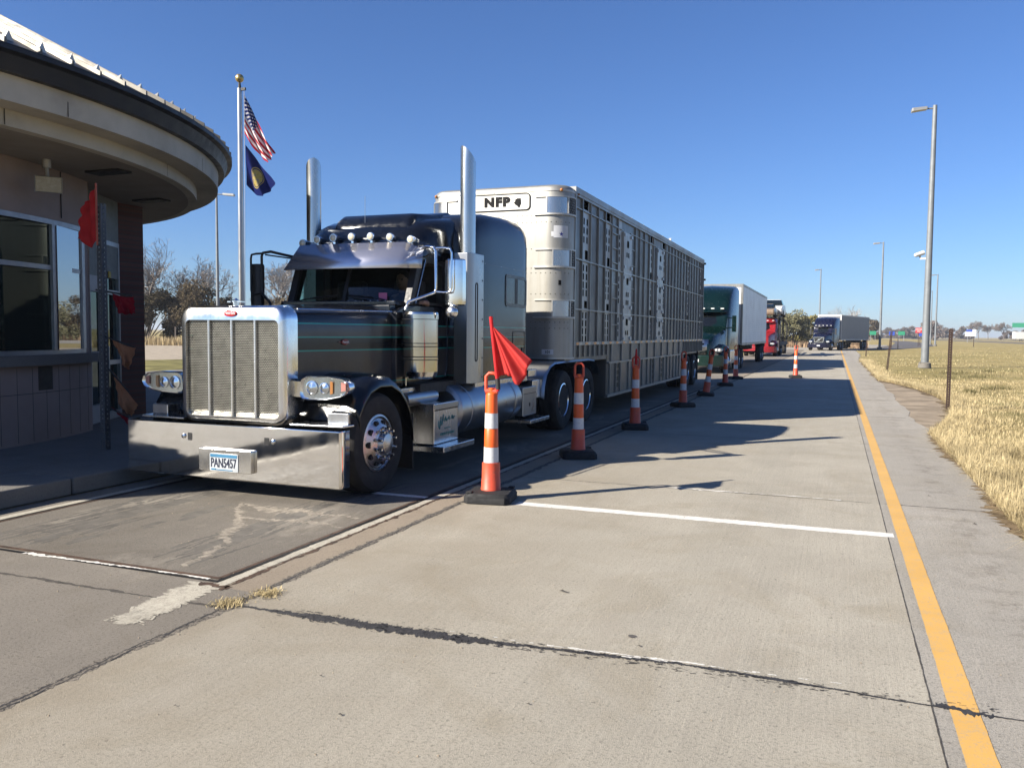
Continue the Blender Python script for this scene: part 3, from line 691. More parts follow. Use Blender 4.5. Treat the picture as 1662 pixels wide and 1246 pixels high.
def bigflag(name, label, loc, A, Bp, Cp, Dp, mm, fold, rz=0):
    """corner points: hoist top, fly top, fly bottom, hoist bottom (x, z)"""
    b = B(); nu, nv = 36, 20
    def g(u, v):
        x = (A[0]*(1-u)+Bp[0]*u)*(1-v) + (Dp[0]*(1-u)+Cp[0]*u)*v; z = (A[1]*(1-u)+Bp[1]*u)*(1-v) + (Dp[1]*(1-u)+Cp[1]*u)*v
        ph = (u*.8 - v*1.1)*fold
        z -= .10*math.sin(PI*u)*(.4+v*.6); x += .03*math.sin(ph*2)*u
        return (x, .10*math.sin(ph)*min(1, u*3+.15), z)
    b.sheet(g, nu, nv); o = b.build(name, mm, None, ang=180, recalc=False, label=label, cat='flag'); o.location = loc; o.rotation_euler = (0,0,R(21)+rz)
    uvl = o.data.uv_layers.new(name='UVMap')
    for l in o.data.loops:
        i = l.vertex_index; uvl.data[l.index].uv = ((i % (nu+1))/nu, 1-(i//(nu+1))/nv)
    return o
n_, c_ = usflag()
bigflag('national_flag', 'stars and stripes flag drooping from the top of the flagpole', (-17.25,21.15,7.72), (.02,1.12), (.92,-.62), (.72,-.92), (.0,-.02), flagmat(n_, c_), 9)
n_, c_ = stateflag()
bigflag('state_flag', 'navy blue flag with a gold seal hanging below the striped flag', (-17.25,21.15,6.12), (.03,1.22), (.98,.05), (.58,-.36), (.05,.0), flagmat(n_, c_), 6)

# ------------------------------------------------------------------ light poles, posts, signs
def light_pole(label, x, y, h, r0=.16, camera=False, arm=.9, ad=(-1,-.15)):
    t = thing('light_pole', label, 'light pole', (x,y,0), 0, 'light poles along the approach')
    b = B(); b.tube([(0,0,.25),(.0,0,h*.5),(0,0,h)], [r0,r0*.8,r0*.55], 14); b.build('pole', MT['pole'], t)
    b = B(); b.cyl((0,0,0),(0,0,.25),.32,.30,12); b.box(-.24,.24,-.24,.24,.25,.30); b.build('base', MT['walk'], t)
    d = Vector((*ad,0)).normalized()
    b = B(); b.tube([(0,0,h-.15), d*arm*.5+Vector((0,0,h-.15))], .045, 8)
    c0 = d*(arm*.45)+Vector((0,0,h-.16)); c1 = d*(arm+.25)+Vector((0,0,h-.18)); u = Vector((-d.y,d.x,0))*.2
    hd = b.build('arm', MT['pole'], t); b = B()
    b.loft([[c0-u*.8+Vector((0,0,-.05)),c0+u*.8+Vector((0,0,-.05)),c0+u*.8+Vector((0,0,.10)),c0-u*.8+Vector((0,0,.10))],[c1-u+Vector((0,0,-.12)),c1+u+Vector((0,0,-.12)),c1+u+Vector((0,0,.06)),c1-u+Vector((0,0,.06))]])
    b.build('lamp_head', MT['aluwhite'], t, bevel=.02)
    if camera:
        b = B(); b.box(-.42,0,-.04,.04,5.62,5.72); m_ = b.build('camera_bracket', MT['white'], t)
        b = B(); b.cyl((-.42,0,5.72),(-.42,0,5.85),.05,.05,8); b.cyl((-.62,-.12,5.84),(-.25,.05,5.98),.10,.12,12); b.ball((-.62,-.12,5.84),.10); b.build('security_camera', MT['white'], m_)
    return t
light_pole('tall grey light pole with a security camera on a bracket, in the dry field', 4.35,48.0, 13.45, .19, True, .85)
light_pole('slender light pole rising between the dark blue truck and the camera pole', 5.07,112, 13.2, .15)
light_pole('distant light pole rising above the roof of the dark blue truck', -2.65,146, 12.6, .14, arm=.7)
light_pole('distant light pole beside the camera pole, its lamp the higher of two', 16.3,163, 12.6, .17)
light_pole('farther light pole with a small lamp lower than its close neighbour', 18.6,195, 11.3, .13)
light_pole('light pole behind the station beyond the round canopy edge', -47.3,54.5, 12.75, .15, arm=1.2, ad=(1,.4))
rustp = mat('brown_rusted_post', (.045,.022,.015), .8, .1, .3, 14, .2)
perforated_post('marker_post', 'tall dark brown perforated post standing upright in the dry grass', 2.367,20.62, 0, 1.80, .075, rustp, group='brown marker posts in the verge')
perforated_post('marker_post', 'brown marker post leaning over at the edge of the verge', 2.36,44.0, 0, 1.85, .09, rustp, (.075,.0), 'brown marker posts in the verge')
perforated_post('marker_post', 'short brown marker post close to the dark blue truck and trailer', 2.3,72.7, 0, 1.35, .09, rustp, (.03,.0), 'brown marker posts in the verge')
for x, y in ((7.5,118),(14.2,160)):
    perforated_post('marker_post', 'thin brown marker post far off beside the curving ramp', x, y, 0, 1.5, .09, rustp, (0,0), 'thin far marker posts')
def sign(name, label, x, y, zc, w_, h_, m, posts=1, extra=None, ph=None):
    t = thing(name, label, 'sign', (x,y,0)); b = B(); b.box(-w_/2,w_/2,-.02,.02,zc-h_/2,zc+h_/2); b.build('sign_panel', m, t)
    for k in range(posts):
        px = 0 if posts == 1 else -w_*.35 + w_*.7*k; b = B(); b.box(px-.05,px+.05,.022,.10,0,ph or zc+h_/2-.05); b.build('post', rustp if posts == 1 else MT['steel'], t)
    return t
redp = mat('red_sign_face', (.55,.03,.035), .5); bluep = mat('blue_sign_face', (.03,.08,.42), .5); greenp = mat('green_sign_face', (.01,.26,.13), .5)
t = sign('wrong_way_sign', 'red sign with white lettering beside the curving ramp', 13.2,158,2.7,1.0,.9, redp)
text('lettering', 'WRONG', .25, .004, MT['white'], lambda a,b_,c: (a,-.03+c,2.86+b_), t, .01); text('lettering', 'WAY', .25, .004, MT['white'], lambda a,b_,c: (a,-.03+c,2.52+b_), t, .01)
sign('blue_sign', 'small blue sign on a leaning post beside the ramp', 7.3,128,2.05,.75,.55, bluep)
sign('blue_sign', 'blue roadside sign low beside the red sign post', 14.9,175,2.0,.6,.6, bluep)
t = sign('service_sign', 'white and blue sign panel far off beside the highway', 37.5,280,3.1,2.6,1.5, bluep, 2); b = B(); b.box(-1.6,.35,-.06,-.022,1.9,3.2); b.build('white_panel', MT['white'], t)
sign('route_marker', 'narrow white sign on a thin post in the open field', 21.7,158.5,2.35,.55,1.15, MT['white'])
sign('guide_sign', 'small green guide sign on the horizon between blue post sign and red sign', 22,330,2.8,2.2,1.4, greenp, 2)
sign('guide_sign', 'green guide sign on the horizon beside the dark blue trailer', 12.5,330,2.8,2.2,1.4, greenp, 2)
sign('guide_sign', 'large green highway sign above the white trailers on the highway', 97.5,543,8.7,8.5,2.6, greenp, 2)
# ------------------------------------------------------------------ wheels
def wheel(parent, x, y, Rr, w_, side, style='front', name='wheel', simple=False, lugm=None):
    """side +1: outer face toward +x. rim is the wheel part, tyre its child"""
    s = side; n = 20 if simple else 40; rr = Rr*.57
    b = B()
    if style == 'front':
        prof = [(rr,-.02),(rr,0),(rr-.02,.006),(rr-.035,-.012),(rr*.80,-.005),(rr*.62,.035),(rr*.44,.05),(rr*.40,.055),(rr*.34,.11),(rr*.10,.13),(0,.131)]
    else:
        prof = [(rr,-.02),(rr,0),(rr-.02,.006),(rr-.04,-.03),(rr*.86,-.15),(rr*.55,-.17),(rr*.42,-.165),(rr*.38,-.10),(rr*.32,-.04),(rr*.1,-.03),(0,-.03)]
    b.lathe([(r, x + s*t) for r, t in prof], (0,y,Rr), 'X', n)
    whl = b.build(name, MT['rim'] if style == 'front' else MT['chrome'], parent, ang=30)
    t = B(); wl = w_
    tp = [(rr,-.01),(rr+.02,.012),(Rr*.78,.03),(Rr*.93,.012),(Rr*.985,-.02),(Rr,-.05),(Rr,-wl*.3),(Rr*.985,-wl*.33),(Rr*.985,-wl*.36),(Rr,-wl*.39),(Rr,-wl*.62),(Rr*.985,-wl*.65),(Rr,-wl*.68),(Rr,-wl+.03),(Rr*.93,-wl),(rr,-wl+.01)]
    t.lathe([(r, x + s*q) for r, q in tp], (0,y,Rr), 'X', n); t.build('tyre', MT['tyre'], whl, ang=30)
    if not simple and style == 'front':
        b = B(); h = B()
        for k in range(10):
            a = 2*PI*(k+.5)/10; c, q = math.cos(a), math.sin(a)
            b.cyl((x+s*.055, y+c*rr*.40*1.28, Rr+q*rr*.40*1.28), (x+s*.125, y+c*rr*.40*1.28, Rr+q*rr*.40*1.28), .017, .012, 8)
            b.cyl((x+s*.05, y+c*rr*.52, Rr+q*rr*.52), (x+s*.075, y+c*rr*.52, Rr+q*rr*.52), .02, .02, 6)
            a2 = a+PI/10; h.cyl((x-s*.02, y+math.cos(a2)*rr*.70, Rr+math.sin(a2)*rr*.70), (x+s*.025, y+math.cos(a2)*rr*.70, Rr+math.sin(a2)*rr*.70), .033, .031, 12)
        b.build_each('lug_nut', MT['chrome'], whl, k=2); h.build_each('hand_hole', MT['dark'], whl)
    return whl

MT['trimdark'] = mat('dark_window_trim', (.10,.105,.11), .35, .4)
MT['cleaner'] = chrome_mat('air_cleaner_steel', (.60,.60,.58), .10, .5, .03)
# ------------------------------------------------------------------ the long nosed show truck
TX, TY = -5.47, 6.42
T = thing('semi_truck', 'black long nosed semi truck with tall chrome grille, teal pinstripes and twin exhaust stacks', 'truck', (TX,TY,0))
# frame and running gear
b = B()
for s in (-1,1): b.box(s*.42-.06, s*.42+.06, .25, 9.0, .62, .92)
for y in (.73, 6.83, 8.18): b.box(-1.0,1.0,y-.07,y+.07,.42,.56)
b.box(-.35,.35,.4,2.2,.45,1.0); b.box(-.25,.25,2.2,6.5,.5,.75); b.box(-.5,.5,6.9,8.0,1.02,1.16); b.cyl((0,7.2,.48),(0,8.5,.48),.22,.22,14)
b.box(-1.05,1.05,2.0,5.2,.90,1.02); b.box(-1.0,1.0,3.6,5.0,.45,.9)
b.build('chassis', MT['frame'], T)
for s in (-1,1):
    wheel(T, s*1.235, .75, .505, .30, s)
    for y in (6.78, 8.13): wheel(T, s*1.24, y, .50, .29, s, 'dual'); 
    for y in (6.78, 8.13): wheel(T, s*.93, y, .50, .28, s, 'dual', 'inner_wheel', True)
# bumper
b = B(); zb, zt = .165, .70
prof = [(1.27,.16),(1.275,.02),(1.262,0),(-1.262,0),(-1.275,.02),(-1.27,.16)]
b.loft([[(x,y,zb) for x,y in prof],[(x,y,zb+.012) for x,y in prof],[(x,y,zt-.012) for x,y in prof],[(x,y,zt) for x,y in prof]], False, False, False)
bump_ = b.build('bumper', MT['bumper'], T, ang=50, solid=.008)
b = B()
for s in (-1,1): b.prism(rrect(s*.462-.027, s*.462+.027, .525, .60, .008, 3), 'Y', -.006, -.0045)
b.build_each('tow_hole', MT['dark'], bump_)
b = B()
for s in (-1,1): b.lathe([(.024,-.006),(.022,-.016),(.008,-.022),(0,-.022)], (s*(.462+.075*(1 if s>0 else 1)),0,.565), 'Y', 12)
b.build_each('bumper_bolt', MT['chrome'], bump_)
b = B(); b.loft([[(x,-.005,z) for x,z in rrect(-.315,.315,.245,.465,.012,3)],[(x,-.05,z) for x,z in rrect(-.315,.315,.245,.465,.012,3)]]); br = b.build('plate_bracket', chrome_mat('bracket_steel', (.72,.70,.66), .16, .8), bump_, bevel=.006)
b = B(); b.loft([[(x,-.052,z) for x,z in rrect(-.175,.165,.252,.425,.012,3)],[(x,-.057,z) for x,z in rrect(-.175,.165,.252,.425,.012,3)]]); lp = b.build('licence_plate', mat('plate_face', (.50,.53,.55), .45), bump_, bevel=0)
b = B(); b.box(-.165,.155,-.060,-.0575,.388,.417); b.box(-.11,.10,-.060,-.0575,.262,.270); b.box(-.155,-.10,-.0600,-.0575,.262,.276); b.build('plate_header', mat('plate_blue',(.04,.20,.36),.5), bump_, flat=True)
text('plate_number', 'PAN5457', .125, .001, mat('plate_ink',(.015,.02,.05),.5), lambda x,y,z: (x-.008,-.0592-z,.330+y), bump_, .002, .62)
# grille
b = B(); go, gi = rrect(-.63,.63,.70,1.855,.13,7), rrect(-.555,.555,.775,1.715,.05,7)
def sq(p, k): return [(x*(1-k/.63), z - (z-1.28)*k/.58) for x, z in p]
rings = [[(x,.26,z) for x,z in go], [(x,.105,z) for x,z in go], [(x,.075,z) for x,z in sq(go,.012)], [(x,.06,z) for x,z in sq(go,.035)], [(x,.056,z) for x,z in gi], [(x,.085,z) for x,z in sq(gi,.004)]]
b.loft(rings, False, False); grl = b.build('grille_surround', chrome_mat('grille_chrome',(.80,.80,.80),.13,.7,.07), T, ang=45)
b = B(); px, pz = .021, .0165; z = .78; k = 0; y = .088
while z < 1.71:
    b.add([(-.555,y,z),(.555,y,z),(.555,y-.002,z+.0046),(-.555,y-.002,z+.0046)], [(0,1,2,3)])
    x = -.553 + (px/2 if k % 2 else 0)
    while x < .55:
        b.add([(x,y,z+.0046),(x+.0052,y,z+.0046),(x+.0052,y,z+pz),(x,y,z+pz)], [(0,1,2,3)]); x += px
    z += pz; k += 1
b.build('grille_mesh', mat('grille_screen_metal',(.50,.48,.41),.34,.85,.2,14), grl, flat=True, recalc=False)
b = B(); b.box(-.56,.56,.16,.18,.74,1.75); b.build('grille_backing', MT['dark'], grl)  # dark plate standing in for the shade behind the mesh
b = B()
for x in (-.278, 0, .278): b.prism([(x-.014,.088),(x-.014,.070),(x-.007,.060),(x+.007,.060),(x+.014,.070),(x+.014,.088)], 'Z', .778, 1.712)
b.build_each('grille_bar', MT['polish'], grl)
def oval(cx, cz, rx, rz, n=28): return [(cx+rx*math.cos(2*PI*i/n), cz+rz*math.sin(2*PI*i/n)) for i in range(n)]
b = B(); b.loft([[(x,.056,z) for x,z in oval(0,1.782,.078,.034)],[(x,.046,z) for x,z in oval(0,1.782,.078,.034)],[(x,.043,z) for x,z in oval(0,1.782,.070,.028)]]); em = b.build('emblem', MT['emblem'], grl)
text('emblem_script', 'Peterbilt', .045, .0008, MT['sticker'], lambda x,y,z: (x,.0422-z,1.783+y), em, .0006, .82, .25)
b = B(); b.lathe([(.035,1.84),(.035,1.885),(.05,1.89),(.05,1.905),(.02,1.915),(.012,1.93),(0,1.93)], (-.02,.16,0), 'Z', 16); b.box(-.10,.07,.13,.19,1.888,1.90); b.build('radiator_cap', MT['chrome'], T)
# hood
def hoodring(y, hw, zb_, zs, zt_):
    h = [(hw,zb_),(hw+.004,zs-.22),(hw,zs-.10),(hw-.012,zs-.045),(hw-.035,zs-.008),(hw-.085,zs+.02),(hw*.62,zt_-.018),(hw*.3,zt_-.004)]
    return [(x,y,z) for x,z in h] + [(0,y,zt_)] + [(-x,y,z) for x,z in h[::-1]]
b = B(); b.loft([hoodring(.262,.605,.80,1.80,1.845), hoodring(.6,.648,.85,1.815,1.868), hoodring(1.2,.735,.9,1.825,1.905), hoodring(1.68,.80,.95,1.835,1.93), hoodring(1.75,.808,.95,1.835,1.935)], True, True)
hood = b.build('hood', MT['truck'], T, ang=28)
b = B()
for s in (1,-1):
    for (y0, y1) in ((.28,1.75),):
        b.tube([(s*(.612+ (y-.28)*.136),y,1.823+(y-.28)*.010) for y in np.linspace(y0,y1,6)], .012, 6)
b.build_each('hood_trim', MT['polish'], hood)
b = B()
def hx(y): return .607+(y-.262)*.137
b.loft([[(hx(.96+p[0])+.012,.96+p[0],p[1]) for p in oval(0,1.505,.058,.030)],[(hx(.96+p[0])+.018,.96+p[0],p[1]) for p in oval(0,1.505,.052,.026)]]); b.box(.700,.705,.86,1.06,1.50,1.508)
e2 = b.build('side_emblem', mat('dark_red_enamel',(.28,.02,.02),.3,0,.1,9), hood)
text('emblem_script', 'Peterbilt', .036, .0006, MT['sticker'], lambda x,y,z: (hx(.96+x)+.0195+z,.96+x,1.505+y), e2, .0004, .8, .25)
# fenders
for s in (1,-1):
    b = B(); rings = []
    arc = [(-.36,.70,1.10),(-.40,.88,1.06),(-.30,1.02,1.0),(-.18,1.12,1.0),(0,1.17,1.0),(.22,1.165,1.0),(.40,1.09,1.0),(.54,.97,1.0),(.63,.83,1.0),(.68,.66,1.0),(.69,.55,1.0)]
    for dy, z, k in arc:
        y = .75+dy; xo = 1.262; xi = .55
        rings.append([(s*xi,y,z+.02),(s*.85,y,z+.035),(s*1.12,y,z+.02),(s*1.225,y,z-.015),(s*xo,y,z-.075),(s*xo,y+(-.0),z-.105),(s*1.24,y,z-.105),(s*1.22,y,z-.05),(s*1.10,y,z-.01),(s*.85,y,z+.005),(s*xi,y,z-.01)])
    b.loft(rings); b.build('fender', MT['truckblack'], T, ang=40)
    b = B(); b.loft([[(s*.60,.40,.74),(s*.60,.40,1.12),(s*.9,.44,1.04),(s*1.2,.46,.9),(s*1.2,.42,.74)],[(s*.60,.75,.74),(s*.60,.75,1.08),(s*.95,.8,1.02),(s*1.0,.8,1.0),(s*1.0,.75,.74)]]); b.build('inner_fender', MT['truckblack'], T, ang=60)
    b = B(); b.prism([(s*.64,.10),(s*1.22,.13),(s*1.24,.30),(s*1.0,.36),(s*.64,.36)], 'Z', .712, .735); b.prism([(s*.98,.24),(s*1.20,.26),(s*1.2,.42),(s*.92,.42)], 'Z', .735, .84); b.build('tow_step', MT['polish'], T, bevel=.008)
    b = B(); b.box(s*.95,s*1.24,1.46,1.475,.14,.74); b.build('mudflap', MT['black'], T)
    # headlight pod
    b = B()
    def pod(y, k, dz=0, dx=0): return [(s*(.98+dx+ (x-.98)*k), y, 1.085+dz+(z-1.085)*k) for x, z in [(.705,1.0),(.72,1.15),(.78,1.185),(1.02,1.188),(1.18,1.168),(1.245,1.13),(1.262,1.08),(1.235,1.035),(1.16,1.0),(1.0,.97),(.80,.962),(.73,.972)]]
    b.loft([pod(.20,.93), pod(.185,1.0), pod(.25,1.03), pod(.36,.95,.0,-.02), pod(.46,.62,-.0,-.08), pod(.50,.25,0,-.12)]); 
    b.box(s*.60,s*.74,.24,.36,.98,1.13)
    hl = b.build('headlight', MT['chrome'], T, ang=50)
    b = B(); b.loft([pod(.194,.90), pod(.176,.86)]); b.build('lens', glass_mat('headlight_glass', (.9,.92,.93), 1.35), hl)
    b = B(); b.loft([pod(.1995,.89), pod(.2005,.88)]); b.build('reflector', chrome_mat('reflector_silver',(.55,.56,.57),.12,.1), hl)
    b = B()
    for cx, r in ((.835,.068),(.975,.055)): b.lathe([(r,.198),(r*1.0,.188),(r*.8,.186),(r*.75,.192),(r*.45,.186),(0,.182)], (s*cx,0,1.075), 'Y', 20)
    b.build_each('lamp_bowl', MT['chrome'], hl)
    b = B(); b.prism([(s*1.045,1.02),(s*1.075,1.03),(s*1.075,1.14),(s*1.045,1.145)], 'Y', .184, .197); b.build('indicator', MT['amber'], hl)
    b = B(); b.prism([(s*1.165,1.05),(s*1.215,1.06),(s*1.215,1.125),(s*1.165,1.14)], 'Y', .186, .197); b.build('side_marker', mat('pink_lens',(.6,.25,.2),.3), hl)
# cab
cabm = MT['truck']; pil_ = B()
b = B()
for s in (1,-1):
    b.prism([(1.76,1.0),(3.08,1.0),(3.08,1.93),(2.20,1.93),(1.94,1.90),(1.76,1.84)], 'X', s*.78, s*.868)
    pil_.prism([(2.09,1.93),(2.22,1.93),(2.46,2.50),(2.31,2.50)], 'X', s*.77, s*.862)          # A pillar
    pil_.prism([(2.92,1.93),(3.08,1.93),(3.08,2.52),(2.92,2.52)], 'X', s*.78, s*.864)           # B pillar
b.box(-.80,.80,2.98,3.08,1.0,2.6); b.box(-.78,.78,1.765,1.90,1.0,1.92)
b.prism([(-.80,1.92),(.80,1.92),(.78,1.97),(-.78,1.97)], 'Y', 1.88, 2.14)
cab = b.build('cab', cabm, T, bevel=.012); pil_.build_each('window_pillar', MT['black'], T, bevel=.01)
b = B()
def roofring(y, hw, z0, zt_):
    h = [(hw,z0),(hw+.004,z0+.08),(hw-.012,zt_-.13),(hw-.06,zt_-.06),(hw-.16,zt_-.02),(hw*.5,zt_)]
    return [(x,y,z) for x,z in h] + [(-x,y,z) for x,z in h[::-1]]
b.loft([roofring(2.20,.81,2.46,2.60), roofring(2.27,.845,2.47,2.68), roofring(2.40,.865,2.48,2.74), roofring(2.7,.872,2.49,2.785), roofring(3.10,.872,2.49,2.81)])
b.build('cab_roof', MT['truckblack'], T, ang=40)
# windscreen: two curved panes
for s in (1,-1):
    b = B()
    def ws(u, v): 
        x = s*(.02+.77*u); yb = 2.03 + .13*u*u; yt = 2.23+.13*u*u; return (x, yb*(1-v)+yt*v, 1.955+v*.54)
    b.sheet(ws, 12, 4); b.build('windscreen', glass_mat('windscreen_glass', (.50,.60,.57), 1.5), T, ang=180)
b = B(); b.prism([(2.015,1.95),(2.045,1.95),(2.245,2.49),(2.215,2.49)], 'X', -.02, .02)
for u0, u1, v0, v1 in ((-1,1,-.06,.03),(-1,1,.97,1.06)):
    b.loft([[(x, 2.025+.13*x*x/.624+.2*vv-.006, 1.955+vv*.54) for vv in (v0,v1)] + [(x, 2.025+.13*x*x/.624+.2*vv+.01, 1.955+vv*.54) for vv in (v1,v0)] for x in np.linspace(-.80,.80,13)])
b.build('windscreen_frame', MT['black'], T, ang=60)
b = B()
for k in range(7): b.lathe([(.008,0),(.006,.006),(0,.007)], (.10+k*.10,1.98,1.972), 'Z', 6)
b.build_each('washer_bolt', MT['polish'], T); b = B()
for s in (1,-1): b.tube([(s*.66,2.00,1.965),(s*.50,2.005,2.0),(s*.10,2.02,2.03)], .009, 6); b.tube([(s*.42,2.0,2.01),(s*.08,2.02,2.04)], .012, 4)
b.build_each('wiper', MT['black'], T, k=2)
# visor
b = B(); xs = [-.93,-.76,-.02,.76,.93]; yf = [2.24,1.91,1.88,1.91,2.24]
b.loft([[(x, y, 2.345 if abs(x) < .8 else 2.36), (x*.96, y+.29 if abs(x) < .8 else y+.12, 2.665 if abs(x) < .8 else 2.60)] for x, y in zip(xs, yf)], False, False, False)
b.build('sun_visor', mat('visor_steel', (.44,.44,.50), .25, .78, .02, 3, rvar=.01), T, ang=6, solid=.008)
b = B()
LX = [-.76,-.51,-.26,0.0,.26,.51,.76]
for x in LX:
    yy = 2.20+.10*(abs(x)/.82)**2.5; zz = 2.71-.055*(abs(x)/.82)**2.5
    b.lathe([(.0,.0),(.047,.0),(.050,.012),(.046,.06),(.035,.16),(.012,.26),(0,.27)], (x,yy,zz+.04), 'Y', 16); b.box(x-.015,x+.015,yy+.03,yy+.09,zz-.03,zz+.03)
b.build_each('roof_light', MT['chrome'], T, k=2)
b = B()
for x in LX:
    yy = 2.20+.10*(abs(x)/.82)**2.5; zz = 2.71-.055*(abs(x)/.82)**2.5; b.ball((x,yy-.001,zz+.04), .043, 12, 6, (1,.3,1))
b.build_each('light_lens', mat('clear_lens',(.80,.72,.55),.12,.2,.1,60,coat=.8), T)
# interior, seats, wheel
b = B(); b.box(-.765,.765,1.95,2.24,1.55,1.92); b.box(-.77,.77,2.0,2.98,1.0,1.06); b.box(-.77,.77,2.95,2.975,1.06,2.48); b.box(-.78,.78,2.32,2.95,2.44,2.47)
b.build('dashboard', MT['dark'], T)
b = B()
for x in (-.42,.42): b.box(x-.22,x+.22,2.45,2.85,1.45,1.55); b.prism([(2.75,1.5),(2.9,1.5),(2.97,2.25),(2.85,2.27)], 'X', x-.21, x+.21)
b.build_each('seat', MT['fabricdark'], T, k=2, bevel=.04)
b = B(); ring = [(.42+.21*math.cos(a), 2.36+.10*math.sin(a), 1.92+.19*math.sin(a)) for a in np.linspace(0,2*PI,24)]; b.tube(ring, .014, 6); b.tube([(.42,2.36,1.92),(.42,2.2,1.80)], .02, 6); b.build('steering_wheel', MT['black'], T)
b = B(); b.box(.46,.57,2.068,2.07,1.985,2.07); b.build('windscreen_sticker', MT['pink'], T, flat=True)
# doors
for s in (1,-1):
    b = B(); x0 = .870
    outl = [(1.90,1.03),(3.00,1.03),(3.04,1.10),(3.04,2.50),(2.42,2.50),(2.10,1.93),(1.90,1.88)]
    b.prism([(1.93,1.05),(2.96,1.05),(3.02,1.11),(3.02,1.92),(2.20,1.92),(1.93,1.87)], 'X', s*x0, s*(x0+.012))
    door_ = b.build('door', cabm, T, bevel=.004)
    b = B(); b.tube([(s*.886,1.945,1.0),(s*.886,1.945,1.55)], .012, 6); b.box(s*.87,s*.895,1.92,1.965,1.12,1.32)
    b.tube([(s*.884,3.03,1.95),(s*.884,3.03,1.2),(s*.884,2.98,1.07)], .007, 6); b.build_each('door_trim', MT['polish'], door_)
    b = B(); b.box(s*.88,s*.898,2.78,2.86,1.22,1.40); b.build('door_handle', MT['dark'], door_)
    b = B(); o_ = [(2.18,1.94),(2.93,1.94),(2.93,2.47),(2.50,2.49),(2.44,2.46)]; i_ = [(2.225,1.97),(2.90,1.97),(2.90,2.44),(2.51,2.45),(2.46,2.42)]
    b.loft([[(s*.864,*p) for p in o_],[(s*.874,*p) for p in o_],[(s*.874,*p) for p in i_],[(s*.864,*p) for p in i_]], False, False)
    wfm = b.build('window_frame', MT['black'], door_, ang=20)
    b = B(); b.tube([(s*.876,2.20,1.95),(s*.876,2.45,2.48)], .006, 5); b.build('window_trim', MT['polish'], door_)
    if s < 0: b = B(); b.add([(s*.867,*p) for p in i_], [tuple(range(5))]); b.build('window_pane', glass_mat('tinted_window',(.55,.75,.70),1.45), door_, flat=True)
# sleeper with raised roof
def slring(y, hw, z0, zside, zt_):
    h = [(hw,z0),(hw,zt_-.34),(hw-.012,zt_-.20),(hw-.045,zt_-.11),(hw-.10,zt_-.055),(hw-.20,zt_-.022),(hw*.55,zt_-.006)]
    return [(x,y,z) for x,z in h] + [(0,y,zt_)] + [(-x,y,z) for x,z in h[::-1]]
b = B(); b.loft([slring(3.10,.96,.98,2.92,2.90), slring(3.16,1.05,.97,2.97,2.98), slring(3.28,1.11,.97,3.0,3.07), slring(3.5,1.14,.97,3.0,3.16), slring(3.9,1.15,.97,3.02,3.23), slring(4.6,1.15,.97,3.03,3.275), slring(5.02,1.15,.97,2.98,3.265), slring(5.17,1.145,.97,2.88,3.22), slring(5.23,1.13,.97,2.88,3.15), slring(5.25,1.10,.98,2.78,3.07)])
slp = b.build('sleeper', cabm, T, ang=40)
def fring(y, hw, zt_):
    h = [(hw,2.60),(hw-.02,zt_-.18),(hw-.08,zt_-.07),(hw-.2,zt_-.02)]
    return [(x,y,z) for x,z in h] + [(0,y,zt_)] + [(-x,y,z) for x,z in h[::-1]]
b = B(); b.loft([fring(2.38,.70,2.76), fring(2.48,.78,2.86), fring(2.65,.84,2.97), fring(2.9,.90,3.04), fring(3.15,.95,3.075), fring(3.5,.97,3.13)]); b.build('roof_fairing', MT['truckblack'], slp, ang=40)
b = B(); b.loft([[(x,y,z) for x,z in rrect(-.5,.62,2.7,zz,.09,4)] for y,zz in ((2.56,2.92),(2.64,3.02),(2.74,3.08),(3.2,3.13),(3.7,3.22))]); b.build('fairing_ridge', MT['truckblack'], slp, ang=40)
